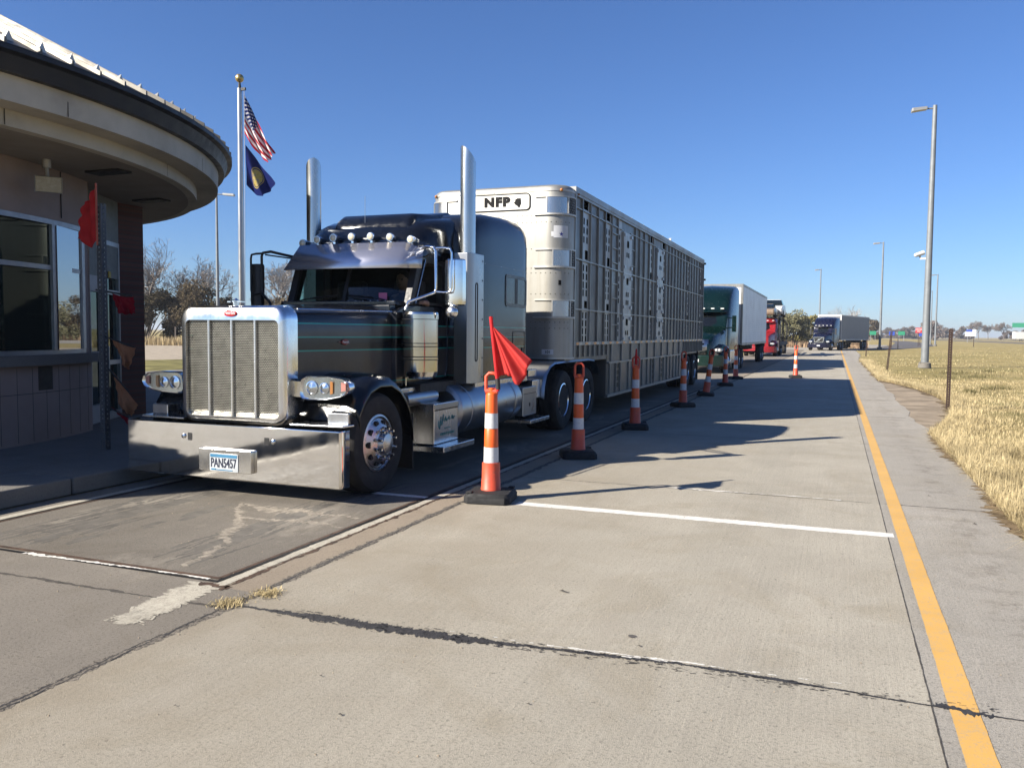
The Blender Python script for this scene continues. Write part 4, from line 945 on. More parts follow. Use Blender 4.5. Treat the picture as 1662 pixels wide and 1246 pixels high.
for s in (1,-1):
    b = B(); ow, iw = rrect(4.33,5.16,1.985,2.435,.06,4), rrect(4.375,5.115,2.03,2.39,.04,4)
    b.loft([[(s*1.148,*p) for p in ow],[(s*1.160,*p) for p in ow],[(s*1.160,*p) for p in iw],[(s*1.150,*p) for p in iw]], False, False); sw = b.build('sleeper_window', MT['trimdark'], slp, ang=30)
    b = B(); b.box(s*1.150,s*1.1535,4.37,4.69,2.02,2.40); b.box(s*1.150,s*1.1535,4.80,5.12,2.02,2.40); b.build('pane', MT['truckblack'], sw, flat=True); b = B(); b.box(s*1.150,s*1.156,4.69,4.80,2.02,2.40); b.build('window_bar', MT['black'], sw, flat=True)
    b = B(); ow, iw = rrect(4.62,5.13,1.24,1.645,.04,4), rrect(4.635,5.115,1.255,1.63,.03,4); b.loft([[(s*1.1505,*p) for p in ow],[(s*1.155,*p) for p in ow],[(s*1.155,*p) for p in iw],[(s*1.1505,*p) for p in iw]], False, False); b.box(s*1.15,s*1.162,4.99,5.05,1.28,1.40)
    b.build('luggage_hatch', MT['black'], slp, ang=30)
    b = B(); b.box(s*1.08,s*1.158,3.30,5.22,.90,.972); b.box(s*.95,s*1.0,1.62,2.0,.86,.985) ; b.box(s*.93,s*.99,2.0,3.05,.93,.985); b.build_each('side_skirt', MT['polish'], T, bevel=.004)
    b = B()
    for k in range(22): b.lathe([(.006,s*1.151),(.003,s*1.154),(0,s*1.1545)], (0,3.45+k*.08,2.52), 'X', 6)
    for k in range(18): b.lathe([(.006,s*1.151),(.003,s*1.154),(0,s*1.1545)], (0,5.05,1.05+k*.085), 'X', 6)
    b.build('rivet', MT['polish'], slp)
    # exhaust
    b = B(); cx, cy, r = s*1.14, 3.08, .098; n_ = 24; rings = []
    for z, tilt in ((2.55,0),(3.2,0),(3.72,0),(3.80,.13)):
        rings.append([(cx+r*math.cos(2*PI*j/n_), cy+r*math.sin(2*PI*j/n_), z - tilt*(math.sin(2*PI*j/n_)*.85+ s*math.cos(2*PI*j/n_)*.55)*.9) for j in range(n_)])
    rings.append([(cx+(r-.006)*math.cos(2*PI*j/n_), cy+(r-.006)*math.sin(2*PI*j/n_), z - tilt*(math.sin(2*PI*j/n_)*.85+ s*math.cos(2*PI*j/n_)*.55)*.9) for j in range(n_)])
    rings.append([(cx+(r-.006)*math.cos(2*PI*j/n_), cy+(r-.006)*math.sin(2*PI*j/n_), 3.3) for j in range(n_)])
    b.loft(rings, False, False); ex = b.build('exhaust_stack', MT['stack'], T, ang=50)
    b = B(); b.loft([[(s*x,y,z) for x,y in ((1.02,2.94),(1.20,2.94),(1.245,2.98),(1.258,3.04),(1.258,3.30),(1.25,3.34),(1.02,3.34))] for z in (.98,2.60)]); sh = b.build('exhaust_shield', MT['tankal'], T, bevel=.006)
    b = B(); ol, il = rrect(3.06,3.135,1.25,2.24,.036,5), rrect(3.075,3.12,1.265,2.225,.022,5)
    b.loft([[(s*1.2585,*p) for p in ol],[(s*1.264,*p) for p in ol],[(s*1.264,*p) for p in il],[(s*1.2585,*p) for p in il]], False, False); b.build('shield_slot', MT['black'], sh)
    b = B()
    for k in range(7): b.lathe([(.011,s*1.2585),(.008,s*1.264),(0,s*1.265)], (0,3.285,1.05+k*.245), 'X', 8)
    b.build_each('shield_bolt', MT['black'], sh)
    # air cleaner
    b = B(); b.lathe([(0,1.09),(.13,1.09),(.185,1.115),(.203,1.17),(.203,1.30),(.207,1.302),(.207,1.322),(.203,1.324),(.203,1.42),(.207,1.422),(.207,1.442),(.203,1.444),(.203,1.76),(.211,1.762),(.211,1.815),(.205,1.838),(.18,1.846),(.05,1.85),(0,1.85)], (s*1.075,1.94,0), 'Z', 40); ac = b.build('air_cleaner', MT['cleaner'], T, ang=12)
    b = B(); [b.lathe([(.204,z),(.2085,z+.001),(.2085,z+.009),(.204,z+.010)], (s*1.075,1.94,0), 'Z', 40) for z in (1.30,1.335,1.45,1.485,1.755)]; b.build_each('cleaner_band', MT['black'], ac)
    b = B(); b.box(s*.80,s*.95,1.89,1.99,1.30,1.34); b.box(s*.80,s*.95,1.89,1.99,1.7,1.74); b.build_each('cleaner_bracket', MT['polish'], ac)
    # mirrors
    X1 = s*1.27 if s > 0 else s*1.10; m_tube = MT['chrome'] if s > 0 else MT['black']
    b = B()
    b.tube([(s*.84,2.25,2.53),(s*.93,2.10,2.555),(X1-s*.12,1.95,2.575),(X1-s*.02,1.93,2.56),(X1,1.93,2.52),(X1,1.94,2.10),(X1-s*.01,1.93,2.06),(X1-s*.14,1.84,2.0),(X1-s*.25,1.76,1.95),(X1-s*.28,1.74,1.86)], .017, 8)
    b.tube([(X1,1.94,2.555),(X1+s*.10,1.95,2.555),(X1+s*.17,1.955,2.545),(X1+s*.185,1.96,2.50),(X1+s*.185,1.96,2.11),(X1+s*.17,1.955,2.07),(X1+s*.10,1.95,2.06),(X1,1.94,2.07)], .013, 8)
    b.tube([(s*.86,2.45,2.51),(X1,2.0,2.545)], .010, 6)
    mb = b.build('mirror_bracket', m_tube, T, ang=60)
    b = B(); mx = X1+(.175 if s > 0 else -.18); fx = [(p_*(1 if s > 0 else .72), q_) for p_, q_ in [(-.122,.0),(-.11,-.06),(-.05,-.09),(.05,-.09),(.11,-.06),(.122,0)]]
    b.loft([[(mx+px*k, 2.10+py*k, z) for px,py in fx] for z,k in ((1.915,.82),(1.93,.97),(2.0,1),(2.35,1),(2.425,.97),(2.44,.82))]); mh = b.build('mirror_head', MT['chrome'] if s > 0 else MT['black'], mb, ang=35)
    b = B(); b.box(mx-(.113 if s > 0 else .08),mx+(.113 if s > 0 else .08),2.100,2.106,1.93,2.425); b.build('mirror_glass', mat('mirror_silver',(.8,.82,.84),.02,1.,.01), mh)
    b = B(); b.lathe([(0,-.05),(.04,-.045),(.07,-.02),(.075,0),(0,.004)], (mx-s*.02,2.04,1.845), 'Y', 20); b.tube([(mx-s*.02,2.05,1.86),(mx-s*.03,2.10,1.93)], .008, 5); b.build('spot_mirror', MT['polish'], mb)
    # tool box, tank, step box
    b = B(); b.box(s*.80,s*1.235,1.98,2.62,.33,.80); tb = b.build('tool_box', MT['polish'], T, bevel=.008)
    b = B(); b.box(s*.80,s*1.245,1.985,2.615,.735,.79); b.build('box_lid', MT['tankal'], tb, bevel=.006)
    b = B(); b.box(s*1.237,s*1.240,1.99,2.61,.715,.728); b.build('lid_gap', MT['dark'], tb)
    b = B(); b.box(s*.70,s*1.40,1.90,2.75,.255,.325); b.build('step', MT['polish'], T, bevel=.01)
    b = B(); b.tube([(s*1.0,1.66,.86),(s*1.0,2.4,.86)], .085, 14); b.box(s*.93,s*1.02,1.58,1.78,.66,.97); b.build('air_tank', MT['tankal'], T)
    b = B(); b.lathe([(0,2.66),(.27,2.66),(.315,2.69),(.325,2.73),(.325,4.68),(.315,4.73),(.27,4.76),(0,4.76)], (s*.955,0,.66), 'Y', 36); ft = b.build('fuel_tank', MT['tankal'], T, ang=40)
    b = B()
    for y in (2.95,3.55,4.45): b.lathe([(.326,y),(.333,y+.004),(.333,y+.055),(.326,y+.059)], (s*.955,0,.66), 'Y', 36)
    b.lathe([(.275,2.655),(.27,2.65),(0,2.648)], (s*.955,0,.66), 'Y', 30); b.build_each('tank_strap', MT['tankal'], ft)
    b = B(); b.box(s*.80,s*1.255,4.80,5.38,.40,.82); sb = b.build('rear_tool_box', MT['tankal'], T, bevel=.01)
    b = B(); b.box(s*1.2555,s*1.258,4.82,5.36,.72,.728); b.prism(oval(5.08,.56,.022,.03,12), 'X', s*1.256, s*1.262); b.build('box_latch', MT['black'], sb)
    b = B(); b.box(s*.75,s*1.36,4.85,5.70,.29,.345); b.build('rear_step', MT['polish'], T, bevel=.008)
    # rear fenders over the drive wheels
    b = B(); prof = [(5.72,.62),(5.74,.80),(5.84,.98),(6.02,1.10),(6.25,1.15),(6.9,1.16),(8.2,1.16),(8.6,1.13),(8.85,1.02),(8.98,.85)]
    rings = [[(s*.62,y,z-.012),(s*.62,y,z),(s*1.20,y,z),(s*1.245,y,z-.005),(s*1.262,y,z-.03),(s*1.25,y,z-.035),(s*1.235,y,z-.02),(s*1.2,y,z-.012)] for y, z in prof]
    b.loft(rings); b.build('rear_fender', MT['tankal'], T, ang=40)
    b = B(); b.box(s*.45,s*1.2,5.36,5.70,.62,.90); b.box(s*.3,s*1.15,5.32,5.66,.95,1.06); b.build('deck_plate', MT['polish'], T, bevel=.01)
# teal lettering on the near tool box: too worn to read, so only strokes
b = B(); xs_ = 1.2375
pts = [(2.10,.60),(2.09,.54),(2.12,.50),(2.15,.60),(2.16,.64),(2.15,.56),(2.18,.54),(2.22,.66),(2.21,.60),(2.25,.58),(2.28,.63),(2.30,.58),(2.34,.60),(2.37,.63),(2.38,.59),(2.43,.60),(2.46,.635),(2.48,.59),(2.52,.62)]
b.tube([(xs_,y,z) for y,z in pts], .006, 5)
for k in range(7): b.box(xs_-.001,xs_+.001,2.14+k*.055,2.18+k*.055,.42,.45)
for k in range(4): b.box(xs_-.001,xs_+.001,2.25+k*.04,2.275+k*.04,.49,.505)
b.build('worn_lettering', MT['teal'], T)
# antenna
b = B(); b.tube([(-.05,2.6,2.9),(-.05,2.6,3.3)], .003, 4); b.build('antenna', MT['steel'], T)
# ------------------------------------------------------------------ driver
skin = mat('skin', (.30,.17,.12), .55, 0, .06, 9); shirt = mat('dark_shirt', (.03,.035,.05), .9, 0, .2, 12)
t = thing('person', 'driver in dark shirt seated in the black truck cab, elbow on the open window', 'person', (TX+.44, TY+2.74, 1.50))
def skinned(name, verts, edges, rad, m, root, parent):
    me = bpy.data.meshes.new(name); me.from_pydata(verts, edges, []); o = bpy.data.objects.new(name, me); C.objects.link(o); o.parent = parent
    md = o.modifiers.new('skin', 'SKIN'); md.use_smooth_shade = True
    for i, sv in enumerate(me.skin_vertices[0].data): sv.radius = (rad[i], rad[i]*(.8 if rad[i] > .1 else 1)); sv.use_root = (i == root)
    o.modifiers.new('sub', 'SUBSURF').levels = 1; o.modifiers['sub'].render_levels = 2; me.materials.append(m); return o
V = [(0,.05,.08),(0,.04,.30),(0,.04,.48),(0,.03,.58),(0,.01,.67),(0,-.02,.78),
     (.17,.03,.52),(.33,-.08,.44),(.46,-.30,.46),(.45,-.37,.47),(-.17,.03,.52),(-.26,-.06,.30),(-.14,-.28,.36),(-.12,-.33,.38),
     (.10,-.05,.06),(.13,-.42,.06),(.13,-.45,-.36),(.13,-.56,-.40),(-.10,-.05,.06),(-.13,-.42,.06),(-.13,-.45,-.36),(-.13,-.56,-.40)]
Ed = [(0,1),(1,2),(2,3),(3,4),(4,5),(2,6),(6,7),(7,8),(8,9),(2,10),(10,11),(11,12),(12,13),(0,14),(14,15),(15,16),(16,17),(0,18),(18,19),(19,20),(20,21)]
rad = [.15,.14,.15,.065,.075,.085,.075,.05,.034,.032,.075,.05,.034,.032,.09,.07,.05,.045,.09,.07,.05,.045]
for hx_, hy, hz, b0, sgn in ((.45,-.37,.47,9,1),(-.12,-.33,.38,13,-1)):
    for k in range(4):
        i = len(V); V += [(hx_+(k-1.5)*.020, hy-.055, hz-.004), (hx_+(k-1.5)*.020, hy-.085-.008*(k in (1,2)), hz-.028)]; rad += [.010,.008]; Ed += [(b0,i),(i,i+1)]
    i = len(V); V += [(hx_-sgn*.036, hy-.02, hz), (hx_-sgn*.046, hy-.05, hz-.006)]; rad += [.011,.009]; Ed += [(b0,i),(i,i+1)]
body = skinned('body', V, Ed, rad, skin, 0, t)
b = B(); b.ball((0,-.055,.745), .095, 16, 12, (.85,1.0,1.25)); b.ball((0,-.15,.735), .016, 8, 6, (.8,1,1.4)); b.ball((.083,-.045,.74), .022, 8, 6, (.5,1,1.4)); b.ball((-.083,-.045,.74), .022, 8, 6, (.5,1,1.4))
b.build('head', skin, t, ang=80)
b = B(); b.ball((.032,-.135,.76), .011, 8, 6); b.ball((-.032,-.135,.76), .011, 8, 6); b.box(-.022,.022,-.150,-.142,.690,.696); b.build('eyes_and_mouth', MT['dark'], t)
b = B(); b.ball((0,-.035,.79), .095, 14, 8, (.92,1.02,.95)); b.build('hair', mat('dark_hair',(.02,.014,.01),.8), t)
b = B(); b.loft([[(rx*math.cos(a), .04+ry*math.sin(a), z) for a in np.linspace(0,2*PI,17)[:-1]] for rx,ry,z in ((.18,.14,.0),(.18,.13,.25),(.21,.13,.44),(.17,.11,.54),(.08,.08,.60))]); b.tube([(.16,.03,.52),(.26,-.03,.48),(.34,-.09,.44)], [.085,.075,.065], 10); b.tube([(-.16,.03,.52),(-.22,-.02,.40),(-.26,-.06,.30)], [.085,.075,.065], 10)
b.build('shirt', shirt, t, ang=70)

# ------------------------------------------------------------------ livestock trailer
HW, LEN = 1.27, 15.1
MT['alucol'] = livestock_mat('punched_column_aluminium', (.40,.395,.375), .45, .4, (.13,.115,.09))
K = thing('livestock_trailer', 'weathered aluminium livestock trailer with punched vent columns and rounded nose', 'trailer', (-5.455,13.1,0))
RC = .34
def outline(s):
    """right half of the plan, s measured from the nose centre; returns x, y, nx, ny"""
    f = HW-RC; a = RC*PI/2
    if s <= f: return (s, 0, 0, -1)
    if s <= f+a: q = (s-f)/RC; return (f+RC*math.sin(q), RC-RC*math.cos(q), math.sin(q), -math.cos(q))
    return (HW, RC+s-f-a, 1, 0)
S_END = HW-RC+RC*PI/2+.12
ss = [S_END*i/26 for i in range(27)]
def noserow(z, d=0.0):
    r = []
    for s in ss: x, y, nx, ny = outline(s); r.append((x+nx*d, y+ny*d, z))
    return [(-x,y,z) for x,y,z in r[::-1]] + r[1:]
b = B(); b.loft([noserow(1.18,-.05), noserow(1.18), noserow(1.3), noserow(2.2), noserow(3.1), noserow(3.98), noserow(4.04,-.015), noserow(4.075,-.06), noserow(4.08,-.12)], False, False, False)
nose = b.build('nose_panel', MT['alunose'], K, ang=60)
def strip(b, s0, s1, z0, z1, d0, d1, side=1, n=None):
    n = n or max(2, int((s1-s0)/.03)); rings = []
    for i in range(n+1):
        x, y, nx, ny = outline(s0+(s1-s0)*i/n); rings.append([(side*(x+nx*d), y+ny*d, z) for d, z in ((d0,z0),(d1,z0),(d1,z1),(d0,z1))])
    b.loft(rings)
ft_, fm, fh = B(), B(), B()
for sd in (1,-1):
    for zc, sa, sb_ in ((3.74,.93,1.28),(2.87,1.04,1.35),(2.03,1.04,1.35)):
        strip(ft_, .72, S_END-.02, zc+.13, zc+.155, 0, .022, sd); strip(ft_, .70, S_END-.02, zc-.165, zc-.135, 0, .03, sd)
        strip(ft_, sa-.02, sa, zc-.135, zc+.13, 0, .02, sd); strip(ft_, sb_, sb_+.022, zc-.135, zc+.13, 0, .03, sd)
        strip(fm, sa, sb_, zc-.132, zc+.128, .001, .012, sd)
        strip(fh, sb_+.024, S_END-.02, zc-.13, zc+.125, .001, .004, sd)
    strip(ft_, .0, S_END, 1.18, 1.21, 0, .015, sd); strip(ft_, 0.02, S_END, 3.97, 4.0, 0, .008, sd)
ft_.build_each('vent_trim', MT['aluwhite'], nose); fm.build_each('vent_slider', MT['alumirror'], nose); fh.build_each('vent_opening', MT['dark'], nose)
b = B()      # round punched metal in the open slots
for sd in (1,-1):
    for zc, sb_ in ((3.74,1.28),(2.87,1.35),(2.03,1.35)):
        for i in range(6):
            for j in range(4):
                s = sb_+.05+j*.055+(.027 if i % 2 else 0); 
                if s < S_END-.06: strip(b, s, s+.014, zc-.12+i*.042, zc-.12+i*.042+.03, .004, .009, sd, 1)
b.build('vent_screen', MT['alupost'], nose)
b = B()
for z in (3.575,3.46,3.02,2.70,2.62,2.27,1.80,1.70):
    for i in range(int(1.42/.085)):
        s = .06+i*.085
        for sd in (1,-1):
            x, y, nx, ny = outline(s); b.add([(sd*(x+nx*.001)+a_*-ny*.012, y+ny*.001+a_*nx*.012*sd, z+q*.012) for a_,q in ((1,0),(0,1),(-1,0),(0,-1))] + [(sd*(x+nx*.007), y+ny*.007, z)], [(0,1,4),(1,2,4),(2,3,4),(3,0,4)])
b.build('rivet', mat('dark_rivet', (.16,.15,.13), .7), nose, flat=True, kind='stuff')
b = B(); ol, il = rrect(-.63,.63,3.665,3.955,.07,6), rrect(-.612,.612,3.683,3.937,.055,6)
b.loft([[(x,-.001,z) for x,z in ol],[(x,-.008,z) for x,z in ol]]); b.m = 1; b.loft([[(x,-.008,z) for x,z in ol],[(x,-.012,z) for x,z in ol],[(x,-.012,z) for x,z in il],[(x,-.008,z) for x,z in il]], False, False)
sgn = b.build('name_board', [MT['aluwhite'], MT['ink']], K, ang=20)
text('name_lettering', 'NFP', .20, .002, MT['ink'], lambda x,y,z: (x+.025,-.0125-z,3.815+y), sgn, .014, 1.16, 0, 1.22)
ill = [(0,.085),(.055,.085),(.06,.03),(.062,-.03),(.045,-.06),(.05,-.085),(.02,-.105),(.012,-.08),(-.03,-.045),(-.055,.0),(-.03,.03),(-.035,.055)]
b = B(); b.prism([(x*1.1+.395, z*.80+3.80) for x,z in ill], 'Y', -.0145, -.010); b.build('state_silhouette', MT['ink'], sgn, flat=True)
b = B(); xs0, ys0, nx0, ny0 = outline(1.02)
strip(b, 1.04, 1.30, 3.20, 3.40, .002, .004); strip(b, 1.0, 1.04, 3.22, 3.30, .002, .004); dec = b.build('silver_decal', MT['sticker'], nose)
b = B(); x, y, nx, ny = outline(1.17); tx_, ty_ = -ny, nx
star = [( (.042 if k % 2 == 0 else .017)*math.cos(R(90+36*k)), (.042 if k % 2 == 0 else .017)*math.sin(R(90+36*k))) for k in range(10)]
b.add([(x+nx*.0065+a_*tx_, y+ny*.0065+a_*ty_, 3.26+q) for a_,q in star], [tuple(range(10))]); b.build('blue_star', MT['bluepaint'], dec, flat=True)
b = B(); strip(b, 1.13, 1.18, 2.42, 2.50, .002, .004); b.build('black_label', MT['ink'], nose)
b = B(); strip(b, .86, 1.06, 1.26, 1.345, .002, .004); b.build('number_label', MT['sticker'], nose)
text('number_lettering', '101', .065, .0006, MT['ink'], lambda x_,y_,z_: (.965+x_*1.1, -.006-z_ + max(0,(x_*1.1+.965-.93))**2*1.5, 1.30+y_), nose, .001)
b = B()
for sd in (1,-1):
    x, y, nx, ny = outline(1.16); b.ball((sd*(x+nx*.02), y+ny*.02, 3.985), .028, 10, 6)
    b.ball((sd*(HW+.01), .62, 3.99), .022, 10, 6)
b.build_each('marker_lamp', MT['amber'], K)
# side walls: sheets with punched columns, posts, rails
ZT, ZR1, ZR2, ZR3, ZB, ZBEL = 4.0, 3.77, 2.90, 2.035, 1.44, 1.04
Yp = [.50,.95,1.47,2.0,2.50,3.0,3.5,3.88,4.62,5.05,5.5,6.0,6.55,7.0,7.35,8.12,8.58,9.05,9.5,9.98,10.45,10.9,11.4,11.9,12.35,12.8,13.3,13.8,14.35,14.8,15.08]
cols = [(.95,1.47),(2.50,3.0),(6.55,7.0),(8.12,8.58),(11.9,12.35),(14.35,14.8)]; narrow = [(3.5,3.88)]
gates = [(3.90,4.60),(7.37,8.10)]
def cellholes(y0, y1, w_=.085, h_=.115):
    c1, c2 = y0+(y1-y0)*.32, y0+(y1-y0)*.70; hs = []
    def pair(z): hs.extend([(c1-w_/2,c1+w_/2,z-h_/2,z+h_/2),(c2-w_/2,c2+w_/2,z-h_/2,z+h_/2)])
    for z in (3.60,3.44,3.28): pair(z)
    hs.append((c2-.12,c2+.06,2.935,3.10)); hs.append((c1-.06,c2+.05,3.81,3.96))
    for z in (2.78,2.63,2.48,2.34): pair(z)
    hs.append((c2-.12,c2+.06,2.07,2.20))
    for z in (1.94,1.80,1.66,1.52): pair(z)
    return hs
for sd in (1,-1):
    b = B(); fn = lambda y, z: (sd*1.235, y, z); hs = []
    for y0, y1 in cols: hs += cellholes(y0, y1)
    for y0, y1 in narrow:
        c = (y0+y1)/2
        for z in (3.6,3.45,3.3,3.15,2.75,2.6,2.45,2.3,1.9,1.76,1.62): hs.append((c-.04,c+.04,z-.05,z+.05))
    for y0, y1 in ((5.5,6.0),(12.8,13.3)):
        for z in (.55,.70,.85): hs.append(((y0+y1)/2-.05,(y0+y1)/2+.05,z-.05,z+.05))
    cc = sorted(cols+narrow); prev = .45
    for y0, y1 in cc + [(LEN, LEN)]:
        for z0, z1 in ((ZB, ZT),): b.holes(fn, prev, y0, z0, z1, [])
        prev = y1
    vc = []
    for y0, y1 in cc:
        v = B(); v.holes(fn, y0, y1, ZB, ZT, [h for h in hs if y0 <= h[0] and h[1] <= y1 and h[2] >= ZB]); vc.append(v)
    bh = []
    for y0, y1 in ((3.5,3.88),(8.12,8.58),(7.0,7.35)):
        c = (y0+y1)/2
        for z in (.95,.82,.69,.56): bh += [(c-.09,c-.02,z-.045,z+.045),(c+.03,c+.10,z-.045,z+.045)]
    b.holes(fn, 2.85, 11.45, .40, ZBEL, bh); b.holes(fn, .45, LEN, ZBEL+.001, ZB-.001, []) if False else None
    b.add([(sd*1.235,.45,1.18),(sd*1.235,2.85,1.18),(sd*1.235,2.85,ZB),(sd*1.235,.45,ZB)], [(0,1,2,3)])
    b.add([(sd*1.235,2.85,ZBEL),(sd*1.235,11.45,ZBEL),(sd*1.235,11.45,ZB),(sd*1.235,2.85,ZB)], [(0,1,2,3)])
    b.add([(sd*1.235,11.45,1.08),(sd*1.235,LEN,1.08),(sd*1.235,LEN,ZB),(sd*1.235,11.45,ZB)], [(0,1,2,3)])
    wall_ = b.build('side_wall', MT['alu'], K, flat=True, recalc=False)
    for v in vc: v.build('vent_column', MT['alucol'], wall_, flat=True, recalc=False)
    f = B(); g = lambda y0,y1,z0,z1,x0=1.236,x1=1.262: f.box(min(sd*x0,sd*x1), max(sd*x0,sd*x1), y0, y1, z0, z1)
    ing = lambda y: any(a-.03 < y < c+.03 for a, c in gates)
    for y in Yp:
        if not ing(y): g(y-.014, y+.014, ZB+.031, ZT, 1.236, 1.270)
    for y0, y1 in cols:
        for z in (3.2, 2.40): pass
    for z, h_, x1 in ((ZR1,.022,1.268),(ZR2,.026,1.272),(ZR3,.026,1.272)):
        prev = .45
        for a, c in gates + [(LEN, LEN)]:
            g(prev, a, z-h_/2, z+h_/2, 1.2365, x1-.004); prev = c
    g(.45, LEN, ZB-.03, ZB+.03, 1.2365, 1.280); g(.45, LEN, ZT, ZT+.10, 1.15, 1.285); g(.45, LEN, ZT-.045, ZT, 1.236, 1.275)
    g(2.85, 11.45, ZBEL-.018, ZBEL+.018, 1.2365, 1.275); g(2.80, 11.5, .355, .41, 1.20, 1.275)
    for y in np.arange(.52, 2.8, .32): g(y-.012, y+.012, 1.20, ZB-.031, 1.236, 1.268)
    for y in np.arange(11.6, LEN, .30): g(y-.012, y+.012, 1.08, ZB-.031, 1.236, 1.268)
    for y in Yp:
        if 2.9 < y < 11.5: g(y-.012, y+.012, .411, ZBEL-.019, 1.236, 1.266)
    for y in np.arange(3.1, 11.4, .86): g(y-.012, y+.012, ZBEL+.019, ZB-.031, 1.236, 1.266)
    for z in (3.62,3.33,3.04,2.62,2.33,1.80): g(3.06, 3.48, z-.01, z+.01, 1.2365, 1.262)
    for z in (3.45,3.1,2.6,2.3,1.8): g(4.66, 5.04, z-.008, z+.008, 1.2365, 1.258)
    g(.452, .50, 1.18, ZT, 1.235, 1.283); g(LEN-.05, LEN, 1.08, ZT, 1.236, 1.285)
    f.build('side_post', MT['alupost'], wall_)
    for gi_, (a, c) in enumerate(gates):
        q = B(); gh = []; m_ = (a+c)/2
        for z0, z1, zs in ((2.95,3.74,(3.50,3.28)),(2.10,2.87,(2.72,2.45,2.28)),(1.47,2.0,(1.86,1.64))):
            gh.append((m_-.09, m_+.10, zs[0]-.065, zs[0]+.075))
            for z in zs[1:]: gh += [(m_-.13,m_-.03,z-.05,z+.05),(m_+.03,m_+.13,z-.05,z+.05)]
        q.holes(lambda y, z: (sd*1.283, y, z), a, c, 1.47, 3.74, gh)
        q.box(min(sd*1.20,sd*1.2825), max(sd*1.20,sd*1.2825), a, a+.03, 1.47, 3.74); q.box(min(sd*1.20,sd*1.2825), max(sd*1.20,sd*1.2825), c-.03, c, 1.47, 3.74)
        dgo = q.build('side_door', MT['alucol'], wall_, flat=True, recalc=False)
        q = B(); qq = lambda y0,y1,z0,z1,x0=1.284,x1=1.305: q.box(min(sd*x0,sd*x1), max(sd*x0,sd*x1), y0, y1, z0, z1)
        for z in (3.68,3.02,2.80,2.18,1.95,1.52): qq(a+.02,a+.11,z-.03,z+.03); qq(c-.12,c-.02,z-.035,z+.035,1.284,1.315)
        for z in (2.885,2.025): qq(a,c,z-.012,z+.012,1.2835,1.292)
        q.build_each('hinge', MT['steel'], dgo)
    rb = B()
    for k in range(26):
        y = .6+k*.56; rb.box(min(sd*1.2805,sd*1.283), max(sd*1.2805,sd*1.283), y, y+.17, ZB-.02, ZB+.02)
    rb.build('red_reflector_tape', MT['redlens'], wall_)
    rb = B()
    for k in range(26):
        y = .6+k*.56+.17; rb.box(min(sd*1.2805,sd*1.283), max(sd*1.2805,sd*1.283), y, y+.17, ZB-.02, ZB+.02)
    rb.build('white_reflector_tape', MT['aluwhite'], wall_)
# solid dark box stands in for the shade of the hollow inside; roof, floor
b = B(); b.box(-1.17,1.17,.25,15.0,1.22,3.96); b.box(-1.17,1.17,2.9,11.4,.42,1.21); b.build('inner_box', MT['dark'], K)
b = B(); b.box(-1.15,1.15,.45,LEN,4.0,4.06); b.box(-1.23,1.23,.1,2.9,1.12,1.179); b.box(-1.2,1.2,11.4,LEN,1.02,1.075)
b.box(-1.23,1.23,2.80,2.84,.38,1.17); b.box(-1.23,1.23,11.46,11.50,.38,1.17); b.box(-1.2,1.2,2.85,11.45,.34,.40); b.box(-1.24,1.24,LEN-.01,LEN+.03,1.1,4.0)
b.build('roof_and_floor', MT['alu'], K)
b = B()
for y in (3.8,4.9,6.1,6.9,8.4,9.1,10.0,10.9): b.tube([(1.20,y,4.10),(1.20,y,4.15),(1.17,y+.08,4.165)], .014, 5)
b.box(1.24,1.30,9.0,9.06,4.1,4.16); b.build_each('roof_catch', MT['steel'], K)
b = B()
for z in (3.98,3.45,1.3): b.box(1.2,1.33,LEN+.0,LEN+.08,z-.03,z+.03)
b.build_each('rear_gate_hinge', MT['frame'], K)
for y in (12.45,13.75):
    for s in (1,-1): wheel(K, s*1.23, y, .50, .28, s, 'dual', simple=True); wheel(K, s*.92, y, .50, .28, s, 'dual', 'inner_wheel', True)
b = B(); b.box(-.5,.5,11.5,14.6,.55,.95); b.cyl((-1.1,12.45,.5),(1.1,12.45,.5),.07); b.cyl((-1.1,13.75,.5),(1.1,13.75,.5),.07); b.box(-.4,.4,.6,1.4,1.0,1.12); b.build('axle_frame', MT['frame'], K)
b = B()
for s in (1,-1): b.box(s*.75, s*1.24, 11.62, 11.66, .45, 1.05)
b.build_each('splash_guard', MT['aluwhite'], K)
b = B()
for s in (1,-1): b.box(s*.75, s*1.24, 14.45, 14.48, .15, 1.07)
b.build_each('mudflap', MT['black'], K)

